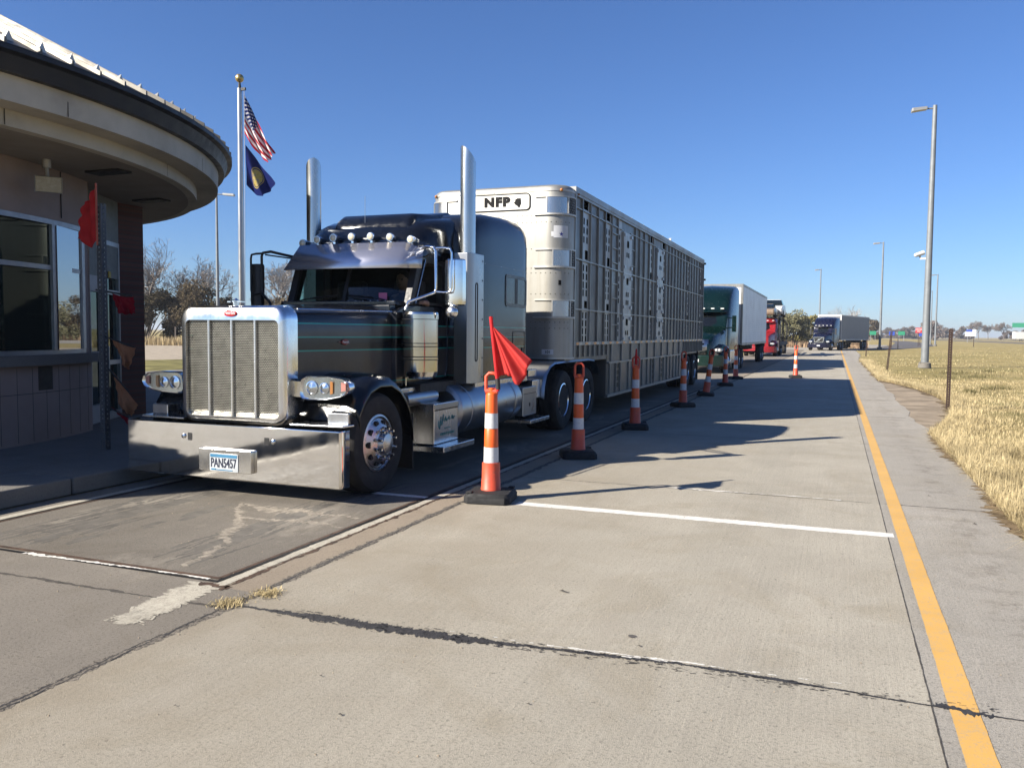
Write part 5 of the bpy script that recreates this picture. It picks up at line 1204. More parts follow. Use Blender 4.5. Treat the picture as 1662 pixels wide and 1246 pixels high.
# ------------------------------------------------------------------ other trucks
def aero_truck(label, loc, rz, paint, paint2, grillm, style, roofz, bonnet=1.25, bumperm=None, simple=True):
    t = thing('semi_truck', label, 'truck', loc, rz); lenb = bonnet; bm_ = bumperm or paint
    def ring(y, hw, z0, z1, r=.18, crown=.03):
        h = [(hw,z0),(hw,z1-r),(hw-r*.3,z1-r*.35),(hw-r,z1-.02)]
        return [(x,y,z) for x,z in h] + [(0,y,z1+crown)] + [(-x,y,z) for x,z in h[::-1]]
    b = B()
    if style == 'round':
        b.loft([ring(.08,.52,.72,1.32,.2), ring(.25,.66,.66,1.52,.2), ring(.7,.80,.7,1.68,.22), ring(lenb+.1,.95,.8,1.86,.22), ring(lenb+.45,1.0,.9,1.98,.2)])
    else:
        b.loft([ring(.05,.62,.72,1.52,.12), ring(.2,.70,.66,1.62,.14), ring(lenb+.1,.92,.8,1.85,.2), ring(lenb+.4,1.0,.9,1.95,.2)])
    hood_ = b.build('hood', paint, t, ang=40)
    for s in (1,-1):
        b = B(); rings = []
        for a in np.linspace(R(195), R(-20), 14):
            y, z = 1.0+.64*math.cos(a), .52+.60*math.sin(a); k = .5+.5*math.cos(a)
            rings.append([(s*.62,y,z+.12),(s*(1.02-.10*max(0,-math.cos(a))),y,z+.10),(s*(1.20-.16*max(0,-math.cos(a))),y,z),(s*(1.23-.18*max(0,-math.cos(a))),y,z-.06),(s*1.0,y,z-.03),(s*.62,y,z)])
        b.loft(rings); b.build('fender', paint2, t, ang=50)
        b = B(); b.loft([[(s*x,y0,z) for x,z in oval(.90,.98,.19,.085,14)] for y0 in (.17,.5)]); hl_ = b.build('headlight', MT['polish'], t, ang=40); b = B(); [b.ball((s*x_,.17,.98), .05, 10, 6, (1,.3,1)) for x_ in (.83,.96)]; b.build_each('lamp_bowl', MT['white'], hl_)
        wheel(t, s*1.20, 1.0, .50, .28, s, 'front', simple=True)
        for y in (lenb+3.9, lenb+5.2): wheel(t, s*1.22, y, .50, .28, s, 'dual', simple=True)
        b = B(); b.box(s*1.24,s*1.42,lenb+.55,lenb+.68,1.75,2.45); b.tube([(s*.98,lenb+.5,1.9),(s*1.3,lenb+.6,1.95)], .03, 6); b.tube([(s*.98,lenb+.6,2.35),(s*1.3,lenb+.6,2.35)], .025, 6); b.build('mirror', paint if style == 'round' else MT['black'], t, bevel=.03)
        b = B(); b.add([(s*1.027,lenb+.72,2.0),(s*1.027,lenb+1.62,1.95),(s*1.027,lenb+1.62,2.55),(s*1.027,lenb+.92,2.55)], [(0,1,2,3)]); b.build('side_window', gl_b, t, flat=True)
        b = B(); b.box(s*.75,s*1.20,lenb+.7,lenb+2.4,.35,.95); b.build('side_fairing', MT['polish'] if style == 'round' else paint2, t, bevel=.04)
        b = B(); b.cyl((s*.85,lenb+2.5,.62),(s*.85,lenb+3.2,.62),.30,.30,16); b.build('fuel_tank', MT['tankal'], t)
    b = B()
    b.loft([ring(lenb+.42,1.0,.9,2.0,.1), ring(lenb+.55,1.02,.9,2.15,.1), ring(lenb+.78,1.03,.85,2.62,.14), ring(lenb+.80,1.05,.85,2.75,.2), ring(lenb+1.3,1.10,.85,(2.75+roofz)/2+.12,.25), ring(lenb+2.1,1.18,.85,roofz-.12,.25), ring(lenb+3.0,1.22,.85,roofz,.22), ring(lenb+3.3,1.22,.85,roofz-.02,.2)])
    b.build('cab', paint, t, ang=40)
    b = B(); b.loft([[(x, lenb+.40+.22*abs(x/1.0)**2+k*.33-.025, 1.98+k*.60) for x in np.linspace(-.93,.93,9)] for k in (0,1)], False, False, False); b.build('windscreen', glass_mat('far_windscreen', (.2,.25,.25), 1.6, .5), t, ang=80)
    b = B(); b.loft([[(x, lenb+.62+.2*abs(x)**2-.17, 2.60),(x, lenb+.62+.2*abs(x)**2+.2, 2.72)] for x in np.linspace(-1,1,9)], False, False, False); b.build('visor', paint, t, solid=.03)
    b = B()
    for x in (-.8,-.4,0,.4,.8): b.box(x-.07,x+.07,lenb+.52+.2*x*x,lenb+.62+.2*x*x,2.735,2.785)
    b.build_each('roof_light', MT['white'], t)
    b = B()
    if style == 'volvo':
        gi_ = [(-.46,.88),(.46,.88),(.56,1.46),(-.56,1.46)]; gk = [(-.41,.93),(.41,.93),(.50,1.41),(-.50,1.41)]
        b.loft([[(x,.06,z) for x,z in gi_],[(x,-.01,z) for x,z in gi_],[(x,-.01,z) for x,z in gk],[(x,.06,z) for x,z in gk]], False, False); g_ = b.build('grille_frame', MT['chrome'], t)
        b = B(); b.box(-.52,.52,.045,.06,.89,1.46); b.build('grille_mesh', MT['dark'], g_); b = B(); b.prism([(-.38,.93),(-.28,.93),(.40,1.41),(.30,1.41)], 'Y', .015, .043); b.prism(oval(.0,1.17,.12,.09,14), 'Y', .0, .03); b.build('diagonal_bar', MT['chrome'], g_)
    else:
        b.loft([[(x,.02+.25*(x/.5)**2*.4,z) for x in np.linspace(-.5,.5,7)] for z in (.78,1.1,1.42)], False, False, False); g_ = b.build('grille', grillm, t, solid=.05)
    b = B(); b.loft([[(x, -.08+.42*abs(x/1.2)**3, z) for x in np.linspace(-1.2,1.2,13)] for z in (.30,.36,.72,.76)], False, False, False); b.build('bumper', bm_, t, ang=40, solid=.10)
    b = B(); b.prism(rrect(-.17,.17,.48,.60,.01,2), 'Y', -.15, -.135); b.build('licence_plate', MT['sticker'], t)
    b = B()
    for s in (1,-1): b.box(s*.45-.06,s*.45+.06,.3,lenb+5.9,.6,.9)
    b.box(-1.1,1.1,.9,1.1,.45,.56); b.box(-1.1,1.1,lenb+3.4,lenb+5.8,.45,.58); b.box(-.9,.9,.3,lenb+3.0,.55,.9); b.build('chassis', MT['frame'], t)
    return t
def box_trailer(label, loc, rz, m, noseM, L_=14.6, h=4.05, ribs=False, group=None):
    t = thing('box_trailer', label, 'trailer', loc, rz, group); b = B(); b.box(-1.285,1.285,0,L_,1.15,h); body_ = b.build('body', m, t, bevel=.03)
    b = B()
    for s in (1,-1):
        b.box(s*1.27,s*1.30,0,L_,h-.10,h+.01); b.box(s*1.27,s*1.30,0,L_,1.12,1.24); b.box(s*1.20,s*1.302,-.02,.10,1.2,h)
    b.box(-1.28,1.28,-.025,.0,h-.12,h+.012); b.build('corner_rail', noseM, t)
    if ribs:
        b = B()
        for k in range(26):
            z = 1.32+k*.10
            for s in (1,-1): b.box(s*1.286,s*1.294,.15,L_-.1,z,z+.045)
        b.build('side_corrugation', m, body_, bevel=.008)
    b = B(); b.box(-.5,.5,L_-4.2,L_-.6,.75,1.14)
    for x in (-.9,.9): b.box(x-.06,x+.06,2.6,2.75,.15,1.15)
    b.box(-1.2,1.2,L_-.1,L_,.5,.6); b.box(-.9,-.85,L_-.1,L_,.6,1.15); b.box(.85,.9,L_-.1,L_,.6,1.15); b.build('underframe', MT['frame'], t)
    for y in (L_-2.9, L_-1.6):
        for s in (1,-1): wheel(t, s*1.22, y, .50, .30, s, 'dual', simple=True)
    b = B()
    for s in (1,-1): b.box(s*.72,s*1.24,L_-.9,L_-.87,.15,1.14)
    b.build_each('mudflap', MT['black'], t)
    return t
greenp_ = carpaint('dark_green_paint', (.002,.013,.0115), .2); bluef = carpaint('blue_green_fender', (.004,.022,.028), .22); bluef2 = carpaint('deep_green_bumper', (.004,.026,.019), .35)
aero_truck('dark green aerodynamic truck with pale grille, queued directly behind the livestock trailer', (-5.46,35.0,0), 0, greenp_, bluef, MT['alumirror'], 'round', 3.86, 1.35, bluef2)
dirtywhite = livestock_mat('dusty_white_side', (.70,.72,.745), .5, .35, (.3,.29,.27))
box_trailer('dusty white ribbed box trailer behind the dark green truck', (-5.46,40.6,0), 0, dirtywhite, MT['alupost'], 14.6, 4.02, True)
redp_ = carpaint('bright_red_paint', (.30,.014,.02), .3)
aero_truck('red car transporter truck, third in the queue', (-5.4,65.5,0), 0, redp_, redp_, MT['dark'], 'square', 2.95, 1.25)
# its carrying frame and the cars loaded overhead
fr_ = thing('transporter_frame', 'steel car carrying frame rising over the red truck cab', 'trailer', (-5.4,66.9,0)); b = B()
for s in (1,-1):
    b.tube([(s*1.18,1.0,1.2),(s*1.18,.5,3.0)], .06, 6); b.tube([(s*1.18,2.4,.9),(s*1.18,2.4,3.1)], .07, 6); b.tube([(s*1.18,-.6,3.0),(s*1.18,5,3.15),(s*1.18,14,2.6)], .08, 6); b.tube([(s*1.18,.5,1.4),(s*1.18,2.4,3.0)], .04, 6); b.box(s*1.0,s*1.25,2.6,13,.8,1.1)
    b.tube([(s*1.18,7,.9),(s*1.18,7,3.1)], .07, 6); b.tube([(s*1.18,13,.9),(s*1.18,13,2.7)], .07, 6)
[b.box(s*.75-.12,s*.75+.12,-.5,13,3.02,3.07) for s in (1,-1)]; b.build('steel_frame', MT['frame'], fr_)
for y in (10.5,11.8):
    for s in (1,-1): wheel(fr_, s*1.2, y, .45, .28, s, 'dual', simple=True)
def car(label, loc, rz, m, sc=1.0):
    t = thing('loaded_car', label, 'car', loc, rz, 'cars loaded on the transporter'); b = B()
    def r(y, hw, z0, z1): return [(hw,y,z0),(hw+.03,y,(z0+z1)/2),(hw-.04,y,z1),(-hw+.04,y,z1),(-hw-.03,y,(z0+z1)/2),(-hw,y,z0)]
    b.loft([r(0,.75,.35,.62), r(.1,.84,.22,.78), r(1.1,.88,.2,.92), r(1.3,.89,.2,.97), r(3.6,.89,.2,1.0), r(4.3,.86,.22,.95), r(4.45,.78,.35,.85)]); b.build('body', m, t, ang=40, bevel=0)
    b = B(); b.loft([[(x,y,z) for x,y,z in ((.80*k,y0,.95),(.62*k,y0+dy,1.42),(-.62*k,y0+dy,1.42),(-.80*k,y0,.95))] for y0,dy,k in ((1.2,.75,1),(3.9,-.6,1))]); b.build('cabin', gl_b, t)
    b = B(); b.box(-.60,.60,2.0,3.2,1.42,1.46); b.build('roof', m, t, bevel=.02)
    for y in (.85,3.5):
        for s in (1,-1): wheel(t, s*.88, y, .32, .2, s, 'dual', simple=True)
    return t
gold = carpaint('bronze_car_paint', (.30,.22,.15)); lc_ = car('bronze car loaded above the red truck cab', (-5.3,67.4,3.07), 0, gold); lc_.scale = (.92,.9,.72); car('white car loaded behind the bronze one on the transporter', (-5.0,71.2,3.15), 0, carpaint('white_car_paint',(.7,.7,.7)))
navy = carpaint('navy_paint', (.004,.005,.024), .24)
tb_ = aero_truck('dark blue truck with a diagonal bar across its grille, last in the queue', (-1.75,96.5,0), R(-11), navy, navy, MT['dark'], 'volvo', 3.75, 1.45, navy)
box_trailer('plain grey box trailer behind the dark blue truck', (-1.75+math.sin(R(11))*5.3,96.5+math.cos(R(11))*5.3,0), R(-14), mat('grey_trailer_side',(.22,.22,.235),.5,0,.05,2), MT['white'], 14.0, 4.0)
# traffic on the highway
for i, (lab, x, y) in enumerate((('white box trailer of a lorry on the far highway', 64.6,372), ('long pale trailer driving behind the shorter white one on the highway', 68.2,366))):
    box_trailer(lab, (x,y,0), R(-75) if i == 0 else R(-80), MT['white'], MT['white'], 8.0 if i == 0 else 10, 3.9)
# ------------------------------------------------------------------ cones
orange = N('cone_orange'); oc = orange.ramp(orange.noise(5,5,.6), [(.3,(.62,.085,.012)),(.7,(.70,.11,.016))]); oc = orange.mix(orange.math('MULTIPLY', orange.ramp(orange.noise(21,6,.75), [(.56,0.),(.72,1.)]), .4), oc, (.22,.07,.03)); orange.set(color=oc, rough=.42, spec=.4)
orange2 = N('faded_cone_red'); oc = orange2.ramp(orange2.noise(6,5,.65), [(.3,(.45,.05,.02)),(.7,(.55,.075,.03))]); oc = orange2.mix(orange2.math('MULTIPLY', orange2.ramp(orange2.noise(19,6,.75), [(.52,0.),(.68,1.)]), .55), oc, (.16,.07,.045)); orange2.set(color=oc, rough=.5)
sc_ = N('white_reflective_sleeve'); oc = sc_.mix(sc_.math('MULTIPLY', sc_.ramp(sc_.noise(17,6,.75), [(.52,0.),(.70,1.)]), .5), (.50,.51,.52), (.26,.24,.22)); oc = sc_.mix(sc_.math('MULTIPLY', sc_.ramp(sc_.noise(60,3,.6), [(.64,0.),(.68,1.)]), .6), oc, (.12,.11,.10)); sc_.set(color=oc, rough=.4); scuff = sc_.mat
rubber = mat('black_rubber_base', (.010,.010,.0105), .8, 0, .4, 9, .3, 60)
def cone(label, x, y, rz=0, lean=(0,0)):
    t = thing('traffic_cone', label, 'traffic cone', (x,y,0), rz, 'slim orange cones along the lane joint')
    t.rotation_euler = (lean[0], lean[1], rz)
    b = B(); b.loft([[(sx*w_,sy*w_,z) for sx,sy in ((-1,-.8),(-.8,-1),(.8,-1),(1,-.8),(1,.8),(.8,1),(-.8,1),(-1,.8))] for w_,z in ((.225,.0),(.225,.06),(.20,.10),(.11,.108))]); b.box(-.20,-.14,-.205,-.14,.095,.115); b.box(.14,.20,.14,.205,.095,.115); b.build('base', rubber, t, bevel=.008)
    b = B(); b.lathe([(.098,.10),(.097,.125),(.093,.13),(.092,.205),(.089,.21),(.086,.37),(.072,.372)], (0,0,0), 'Z', 28); b.build('lower_body', orange2.mat, t, ang=50)
    b = B(); b.lathe([(.066,.372),(.065,.521),(.068,.523),(.065,.69),(.059,.70)], (0,0,0), 'Z', 28); b.lathe([(.058,.70),(.057,.848),(.062,.85),(.060,.86),(.057,1.02),(.05,1.04),(.03,1.05),(.03,1.09),(0,1.09)], (0,0,0), 'Z', 28); b.build('upper_body', orange.mat, t, ang=40)
    b = B(); b.lathe([(.072,.374),(.070,.520)], (0,0,0), 'Z', 28); b.lathe([(.065,.702),(.0625,.848)], (0,0,0), 'Z', 28); b.build_each('reflective_sleeve', scuff, t, ang=40)
    b = B(); hw, h_ = .055, .17
    b.tube([(-hw,0,1.06),(-hw,0,1.06+h_-.03),(-hw+.03,0,1.06+h_),(hw-.03,0,1.06+h_),(hw,0,1.06+h_-.03),(hw,0,1.06)], .017, 8); b.cyl((-.06,0,1.055),(.06,0,1.055),.03,.03,10); b.build('handle', orange2.mat, t, ang=60)
    return t
t1 = cone('slim orange cone carrying a red flag, at the end of the white stop line', -3.06,7.29, R(10))
cone('second slim orange cone from the camera with a square carrying loop, beside the drive wheels', -3.10,10.32, R(25))
cone('third slim orange cone from the camera, a pointed orange stub on its top', -3.15,13.83, R(15))
cone('fourth slim orange cone from the camera, in the trailer shade near its rear wheels', -3.15,18.58, R(40))
cone('slim orange cone leaning sideways just ahead of the dark green truck', -3.18,22.26, R(5), (0,R(7)))
cone('slim orange cone in front of the dark green truck headlight', -3.24,26.9, R(20))
cone('slim orange cone at the far end of the row, beside the green truck wheels', -3.39,31.2, R(30))
cone('lone slim orange cone standing out in the middle of the bypass lane', -1.40,33.4, R(12))
b = B(); b.lathe([(.028,1.10),(.024,1.2),(.012,1.36),(0,1.37)], (0,0,0), 'Z', 12); o_ = b.build('flag_stub', redf, None); tag(o_, 'short pointed orange flag stub stuck on top of the third cone', 'flag stub'); o_.location = (-3.15,13.83,0)
b = B(); b.lathe([(.024,1.10),(.02,1.2),(.016,1.42),(0,1.43)], (0,0,0), 'Z', 12); o_ = b.build('flag_stub', dowel, None); tag(o_, 'short dark stub stuck on top of the lone cone', 'flag stub'); o_.location = (-1.40,33.4,0)
t = thing('warning_flag', 'translucent red pleated flag on a stick fixed to the cone by the stop line', 'flag', (-3.0,7.29,1.06))
b = B(); b.tube([(.012,-.02,.0),(-.0,-.02,.15),(-.068,-.02,.71)], .017, 10); b.build('flag_stick', redf, t)
b = B(); b.cyl((.015,-.02,.02),(.008,-.02,.12),.022,.022,10); b.build('flag_clamp', dowel, t)
bottom = [(.0,.145),(.10,.16),(.17,.15),(.16,.09),(.24,.07),(.28,.16),(.335,.24),(.335,.30)]
def pl(u, v):
    top = (-.062,.66); k = u*(len(bottom)-1); i = min(len(bottom)-2, int(k)); f = k-i
    bx, bz = lerp(bottom[i], bottom[i+1], f); w_ = v
    x = top[0]+(bx-top[0])*w_ ; z = (top[1]-u*.03)+(bz-(top[1]-u*.03))*w_
    if u < .02: x = -.062+.066*w_; z = .66-.53*w_
    return (x, -.02+.055*math.sin(u*PI*6.5)*w_, z)
cloth(pl, 'flag_cloth', fabric('red_pleated_cloth', (.82,.11,.10), .6), t, 56, 20)

# ------------------------------------------------------------------ grass, tufts, leaves
def blades(name, P, h, w_, m, lean=.35, kind='stuff', label=None, cat=None):
    """P (n,3) roots; h, w_ arrays"""
    n = len(P); a = rng.uniform(0, 2*PI, n); d = np.c_[np.cos(a), np.sin(a), np.zeros(n)]; q = np.c_[-d[:,1], d[:,0], np.zeros(n)]
    ln = rng.normal(0, lean, n)[:,None]*h[:,None]; up = np.array([[0,0,1.]])
    p0, p1 = P-d*w_[:,None]/2, P+d*w_[:,None]/2; mid = P+up*h[:,None]*.55+q*ln*.35; m0, m1 = mid-d*w_[:,None]*.35, mid+d*w_[:,None]*.35; tip = P+up*h[:,None]*(1-np.abs(ln)/h[:,None]*.4)+q*ln
    V = np.stack([p0,p1,m1,m0,tip],1).reshape(-1,3); base = np.arange(n)[:,None]*5
    quads = base+np.array([[0,1,2,3]]); tris = base+np.array([[3,2,4]])
    me = bpy.data.meshes.new(name); me.vertices.add(len(V)); me.vertices.foreach_set('co', V.ravel())
    li = np.concatenate([quads.ravel(), tris.ravel()]); me.loops.add(len(li)); me.loops.foreach_set('vertex_index', li.astype(np.int32))
    me.polygons.add(2*n); me.polygons.foreach_set('loop_start', np.concatenate([np.arange(n)*4, 4*n+np.arange(n)*3]).astype(np.int32)); me.polygons.foreach_set('loop_total', np.concatenate([np.full(n,4), np.full(n,3)]).astype(np.int32))
    me.materials.append(m); me.update(calc_edges=True); me.validate(); o = bpy.data.objects.new(name, me); C.objects.link(o); return tag(o, label, cat, None, kind)
def leafmat(name, cols, scale=.8, tr=.35, src='Object'):
    n = N(name); d = n.node('ShaderNodeBsdfDiffuse'); t = n.node('ShaderNodeBsdfTranslucent'); m = n.node('ShaderNodeMixShader'); m.inputs[0].default_value = tr
    f = n.math('ADD', n.math('MULTIPLY', n.noise(scale,4,.6), .55), n.math('MULTIPLY', n.noise(scale*14,2,.6), .45))
    col = n.ramp(f, [(.36+.28*i/(len(cols)-1), c) for i, c in enumerate(cols)])
    n.link(col, d.inputs[0]); n.link(col, t.inputs[0]); n.link(d.outputs[0], m.inputs[1]); n.link(t.outputs[0], m.inputs[2]); n.link(m.outputs[0], n.out.inputs[0]); n.n.remove(n.bsdf); return n.mat
straw = leafmat('straw_blades', [(.19,.155,.085),(.37,.30,.17),(.53,.435,.25),(.63,.525,.31),(.38,.31,.17)], .6)
strawfar = leafmat('field_tussocks', [(.18,.165,.08),(.33,.28,.145),(.50,.42,.24),(.25,.235,.115)], .3)
def apron(y): 
    t = np.clip((y-15.5)/17.5, 0, 1); return np.where((y > 15.5)&(y < 33), 1.55+1.05*np.sin(np.pi*t)**.8, 1.52)
def scatter(n, x1, y0, y1, pw=1.0):
    y = y0+(y1-y0)*rng.random(n)**pw; e = apron(y); x = e+(x1-e)*rng.random(n)**1.25; return x, y
parts_ = []
x, y = scatter(150000, 5.6, 6.3, 15, .85); parts_.append((x, y, .045+.10*rng.random(len(x))**1.6, rng.uniform(.0025,.006,len(x))))
x, y = scatter(70000, 9.5, 13, 36); parts_.append((x, y, .04+.10*rng.random(len(x))**1.6, rng.uniform(.005,.012,len(x))))
x, y = scatter(60000, 4.6, 1.0, 6.5, 1.0); parts_.append((x, y, .045+.10*rng.random(len(x))**1.6, rng.uniform(.0025,.006,len(x))))
n_ = 60000; y = 6.3+54*rng.random(n_)**1.5; x = apron(y)-.02+np.abs(rng.normal(0,.32,n_)); parts_.append((x, y, rng.uniform(.07,.19,n_), rng.uniform(.003,.006,n_)*(1+(y-6)*.05)))
X = np.concatenate([p[0] for p in parts_]); Y = np.concatenate([p[1] for p in parts_]); Hh = np.concatenate([p[2] for p in parts_]); W_ = np.concatenate([p[3] for p in parts_])
cl_ = np.sin(X*2.3+np.sin(Y*1.1)*1.9)*np.sin(Y*1.7+X*.8+np.sin(X*3.1)); near_ = np.exp(-(X-apron(Y))/.8)
keep = rng.random(len(X)) < np.clip(.42+.5*cl_+.6*near_, .06, 1); X, Y, Hh, W_, near_ = X[keep], Y[keep], Hh[keep], W_[keep], near_[keep]
blades('verge_grass', np.c_[X, Y, np.full(len(X), -.022)], Hh*(.7+.5*near_), W_, straw, .85)
n_ = 60000; y = 34+120*rng.random(n_)**1.5; x = 1.9+(.5*y)*rng.random(n_); keep = ~((x > 2.0+(y-95)*.16) & (x < 8.5+(y-95)*.20) & (y > 92)); x, y = x[keep], y[keep]
cl_ = np.sin(x*.55+np.sin(y*.21)*2)*np.sin(y*.33+x*.2+np.sin(x*.4)); keep = rng.random(len(x)) < np.clip(.3+.7*cl_, .05, 1); x, y = x[keep], y[keep]
blades('field_grass', np.c_[x, y, np.full(len(x), -.022)], rng.uniform(.04,.13,len(x)), rng.uniform(.015,.045,len(x)), strawfar, .9)
# darker weed clumps
n_ = 9000; cx_ = rng.uniform(2.6,16,60); cy_ = rng.uniform(9,46,60); i_ = rng.integers(0,60,n_); r_ = rng.uniform(.12,.5,60)
x = cx_[i_]+rng.normal(0,1,n_)*r_[i_]; y = cy_[i_]+rng.normal(0,1,n_)*r_[i_]*1.2
blades('weed_clump', np.c_[x, y, np.full(n_, -.022)], rng.uniform(.05,.2,n_), rng.uniform(.006,.014,n_), leafmat('olive_weeds', [(.07,.065,.03),(.14,.125,.06),(.22,.19,.10)], .8), .6)
n_ = 7000; x = -75+60*rng.random(n_); y = 76+ -0.30*(x+40) + rng.normal(0,1.2,n_); 
# reeds in a strip beyond the gravel on the left
n_ = 9000; tt = rng.random(n_); x = -100+88*tt; y = 59+ (x+100)*.20 + rng.normal(0,1.1,n_)
reed = leafmat('reed_stems', [(.27,.205,.115),(.38,.30,.175),(.46,.37,.23)], .5, .2)
blades('reed_bed', np.c_[x, y, np.full(n_, -.02)], rng.uniform(.6,1.15,n_), rng.uniform(.05,.11,n_), reed, .15)
n_ = 9000; x = -26+30*rng.random(n_); y = 118+rng.random(n_)*14-.25*x
rg = leafmat('reddish_field_grass', [(.22,.15,.10),(.34,.24,.155),(.42,.32,.21)], .3, .2)
blades('rough_grass', np.c_[x, y, np.full(n_, -.02)], rng.uniform(.3,1.15,n_), rng.uniform(.05,.13,n_), rg, .35)
n_ = 520; a = rng.integers(0,2,n_); x = np.where(a==0, -3.30, -3.20)+rng.normal(0,.045,n_); y = np.where(a==0, 3.86, 4.10)+rng.normal(0,.045,n_)
o_ = blades('joint_weed', np.c_[x, y, np.full(n_, .004)], rng.uniform(.01,.035,n_), rng.uniform(.004,.009,n_), straw, 1.6); 
b = B()
for x, y, s_ in ((-1.55,4.86,.02),(-.9,4.15,.012),(1.17,8.05,.02),(.93,9.3,.016),(-2.2,3.2,.010),(-1.9,2.9,.012),(-2.6,2.7,.009),(-1.2,3.3,.01),(-.6,2.8,.012),(-2.9,3.2,.008)):
    b.add([(x-s_,y,.006),(x+s_*.2,y-s_*.6,.004+s_*.4),(x+s_,y+.2*s_,.006),(x,y+s_*.6,.004+s_*.5)], [(0,1,2),(0,2,3)])
b.build('dead_leaves', MT['crack'], kind='stuff', flat=True)
b = B()
for _ in range(420):
    x, y, s_ = random.uniform(-5.5,1.4), random.uniform(1.9,8.5), random.uniform(.0015,.005); b.add([(x-s_,y-s_,.002),(x+s_,y-s_*.7,.002),(x+s_*.5,y+s_,.002),(x,y,.004+s_)], [(0,1,3),(1,2,3),(2,0,3)])
b.build('loose_grit', MT['dirt'], kind='stuff', flat=True)

# ------------------------------------------------------------------ trees and bushes
def tree_mesh(name, h, spread, seed, levels=5, twig=.02, first=.22, up=.55):
    rnd = random.Random(seed); segs = []
    def grow(p, d, l, r, lev):
        n = 3 if lev < 2 else 2; q = p
        for i in range(n):
            d2 = (d + Vector((rnd.gauss(0,.10),rnd.gauss(0,.10),rnd.gauss(.03,.06)))).normalized(); e = q+d2*l/n; segs.append((q, e, r*(1-.3*i/n), r*(1-.3*(i+1)/n))); q = e; d = d2
            if lev < levels and lev > 0 and i < n-1 and rnd.random() < .8: branch(q, d, l*.62, r*.5, lev+1)
        if lev < levels:
            for _ in range(3 if lev < 3 else 2): branch(q, d, l*rnd.uniform(.58,.82), r*.62, lev+1)
    def branch(p, d, l, r, lev):
        a = Vector((rnd.gauss(0,1),rnd.gauss(0,1),rnd.gauss(.15,.5))); a = (a-d*a.dot(d)).normalized()
        grow(p, (d*up+a*spread*rnd.uniform(.35,.8)+Vector((0,0,.12))).normalized(), l, max(r, twig*.5), lev)
    grow(Vector((0,0,-.05)), Vector((0,0,1)), h*first, h*.022, 0); return segs
def segs_to(b, segs, lo, hi, sides):
    for p, e, r0, r1 in segs:
        if lo <= r0 < hi:
            d = (e-p).normalized(); u = d.cross(Vector((.3,.9,.2))).normalized(); v = d.cross(u)
            b.loft([[p+(u*math.cos(2*PI*j/sides)+v*math.sin(2*PI*j/sides))*r0 for j in range(sides)], [e+(u*math.cos(2*PI*j/sides)+v*math.sin(2*PI*j/sides))*r1 for j in range(sides)]], False, False)
bark = mat('grey_bark', (.20,.165,.14), .95, 0, .25, 3); twigm = mat('pale_twigs', (.33,.30,.275), .95, 0, .25, 1); twigd = mat('brown_twigs', (.24,.19,.165), .95, 0, .3, .6)
def leafcloud(name, m, parent, clumps, n, size, seed):
    r_ = np.random.default_rng(seed); cc = np.array([c[:3] for c in clumps]); rr = np.array([c[3] for c in clumps]); i = r_.integers(0, len(clumps), n)
    v = r_.normal(size=(n,3)); v /= np.linalg.norm(v, axis=1)[:,None]; P = cc[i] + v*(rr[i]*r_.random(n)**.45)[:,None]*np.array([1,1,.8])
    P = P[P[:,2] > .05]; n = len(P); a = r_.normal(size=(n,3)); a /= np.linalg.norm(a, axis=1)[:,None]; c2 = r_.normal(size=(n,3)); c2 -= a*(a*c2).sum(1)[:,None]; c2 /= np.linalg.norm(c2, axis=1)[:,None]; s_ = size*r_.uniform(.5,1.2,n)[:,None]
    V = np.stack([P-a*s_, P+c2*s_*.5, P+a*s_, P-c2*s_*.5],1).reshape(-1,3)
    me = bpy.data.meshes.new(name); me.vertices.add(4*n); me.vertices.foreach_set('co', V.ravel()); me.loops.add(4*n); me.loops.foreach_set('vertex_index', np.arange(4*n, dtype=np.int32)); me.polygons.add(n); me.polygons.foreach_set('loop_start', (np.arange(n)*4).astype(np.int32)); me.polygons.foreach_set('loop_total', np.full(n,4,dtype=np.int32))
    me.materials.append(m); me.update(calc_edges=True); o = bpy.data.objects.new(name, me); C.objects.link(o); o.parent = parent; return o
def bare_tree(label, loc, h, spread, seed, group=None, m=None, levels=5, twig=.025, rz=0):
    t = thing('bare_tree', label, 'tree', loc, rz, group); s_ = tree_mesh('t', h, spread, seed, levels, twig); mx = max(e.z for _, e, _, _ in s_); k = h/mx
    s_ = [(p*k, e*k, r0, r1) for p, e, r0, r1 in s_]; b = B(); segs_to(b, s_, .05, 9, 6); b.build('trunk', bark, t, recalc=False); b = B(); segs_to(b, s_, 0, .05, 3); b.build('crown', m or twigm, t, flat=True, recalc=False); return t
def bush(label, loc, w_, h, m, seed, n=5000, size=.16, group=None, name='bush', rz=0):
    t = thing(name, label, 'bush' if name == 'bush' else 'tree', loc, rz, group); rnd = random.Random(seed); cl = []
    for _ in range(26):
        a, q = rnd.uniform(0,2*PI), rnd.random()**.5; zz = rnd.uniform(.12,.88)*h; k = 1-.55*(zz/h)**2; cl.append((math.cos(a)*q*w_*.5*k, math.sin(a)*q*w_*.5*k, zz, rnd.uniform(.13,.26)*min(w_,h)))
    leafcloud('crown', m, t, cl, n, size, seed)
    b = B()
    for c in cl[:9]: b.tube([(c[0]*.1,c[1]*.1,-.05),(c[0]*.5,c[1]*.5,c[2]*.5),(c[0],c[1],c[2])], [.09,.06,.02], 5)
    b.build('stems', bark, t); return t
ev = leafmat('dark_olive_leaves', [(.024,.021,.013),(.050,.042,.026),(.085,.070,.046)], .5, .2)
ev2 = leafmat('brown_olive_leaves', [(.055,.043,.028),(.10,.08,.052),(.15,.12,.08)], .5, .2)
sage = leafmat('grey_green_leaves', [(.12,.12,.07),(.20,.19,.11),(.28,.26,.16)], .4, .25)
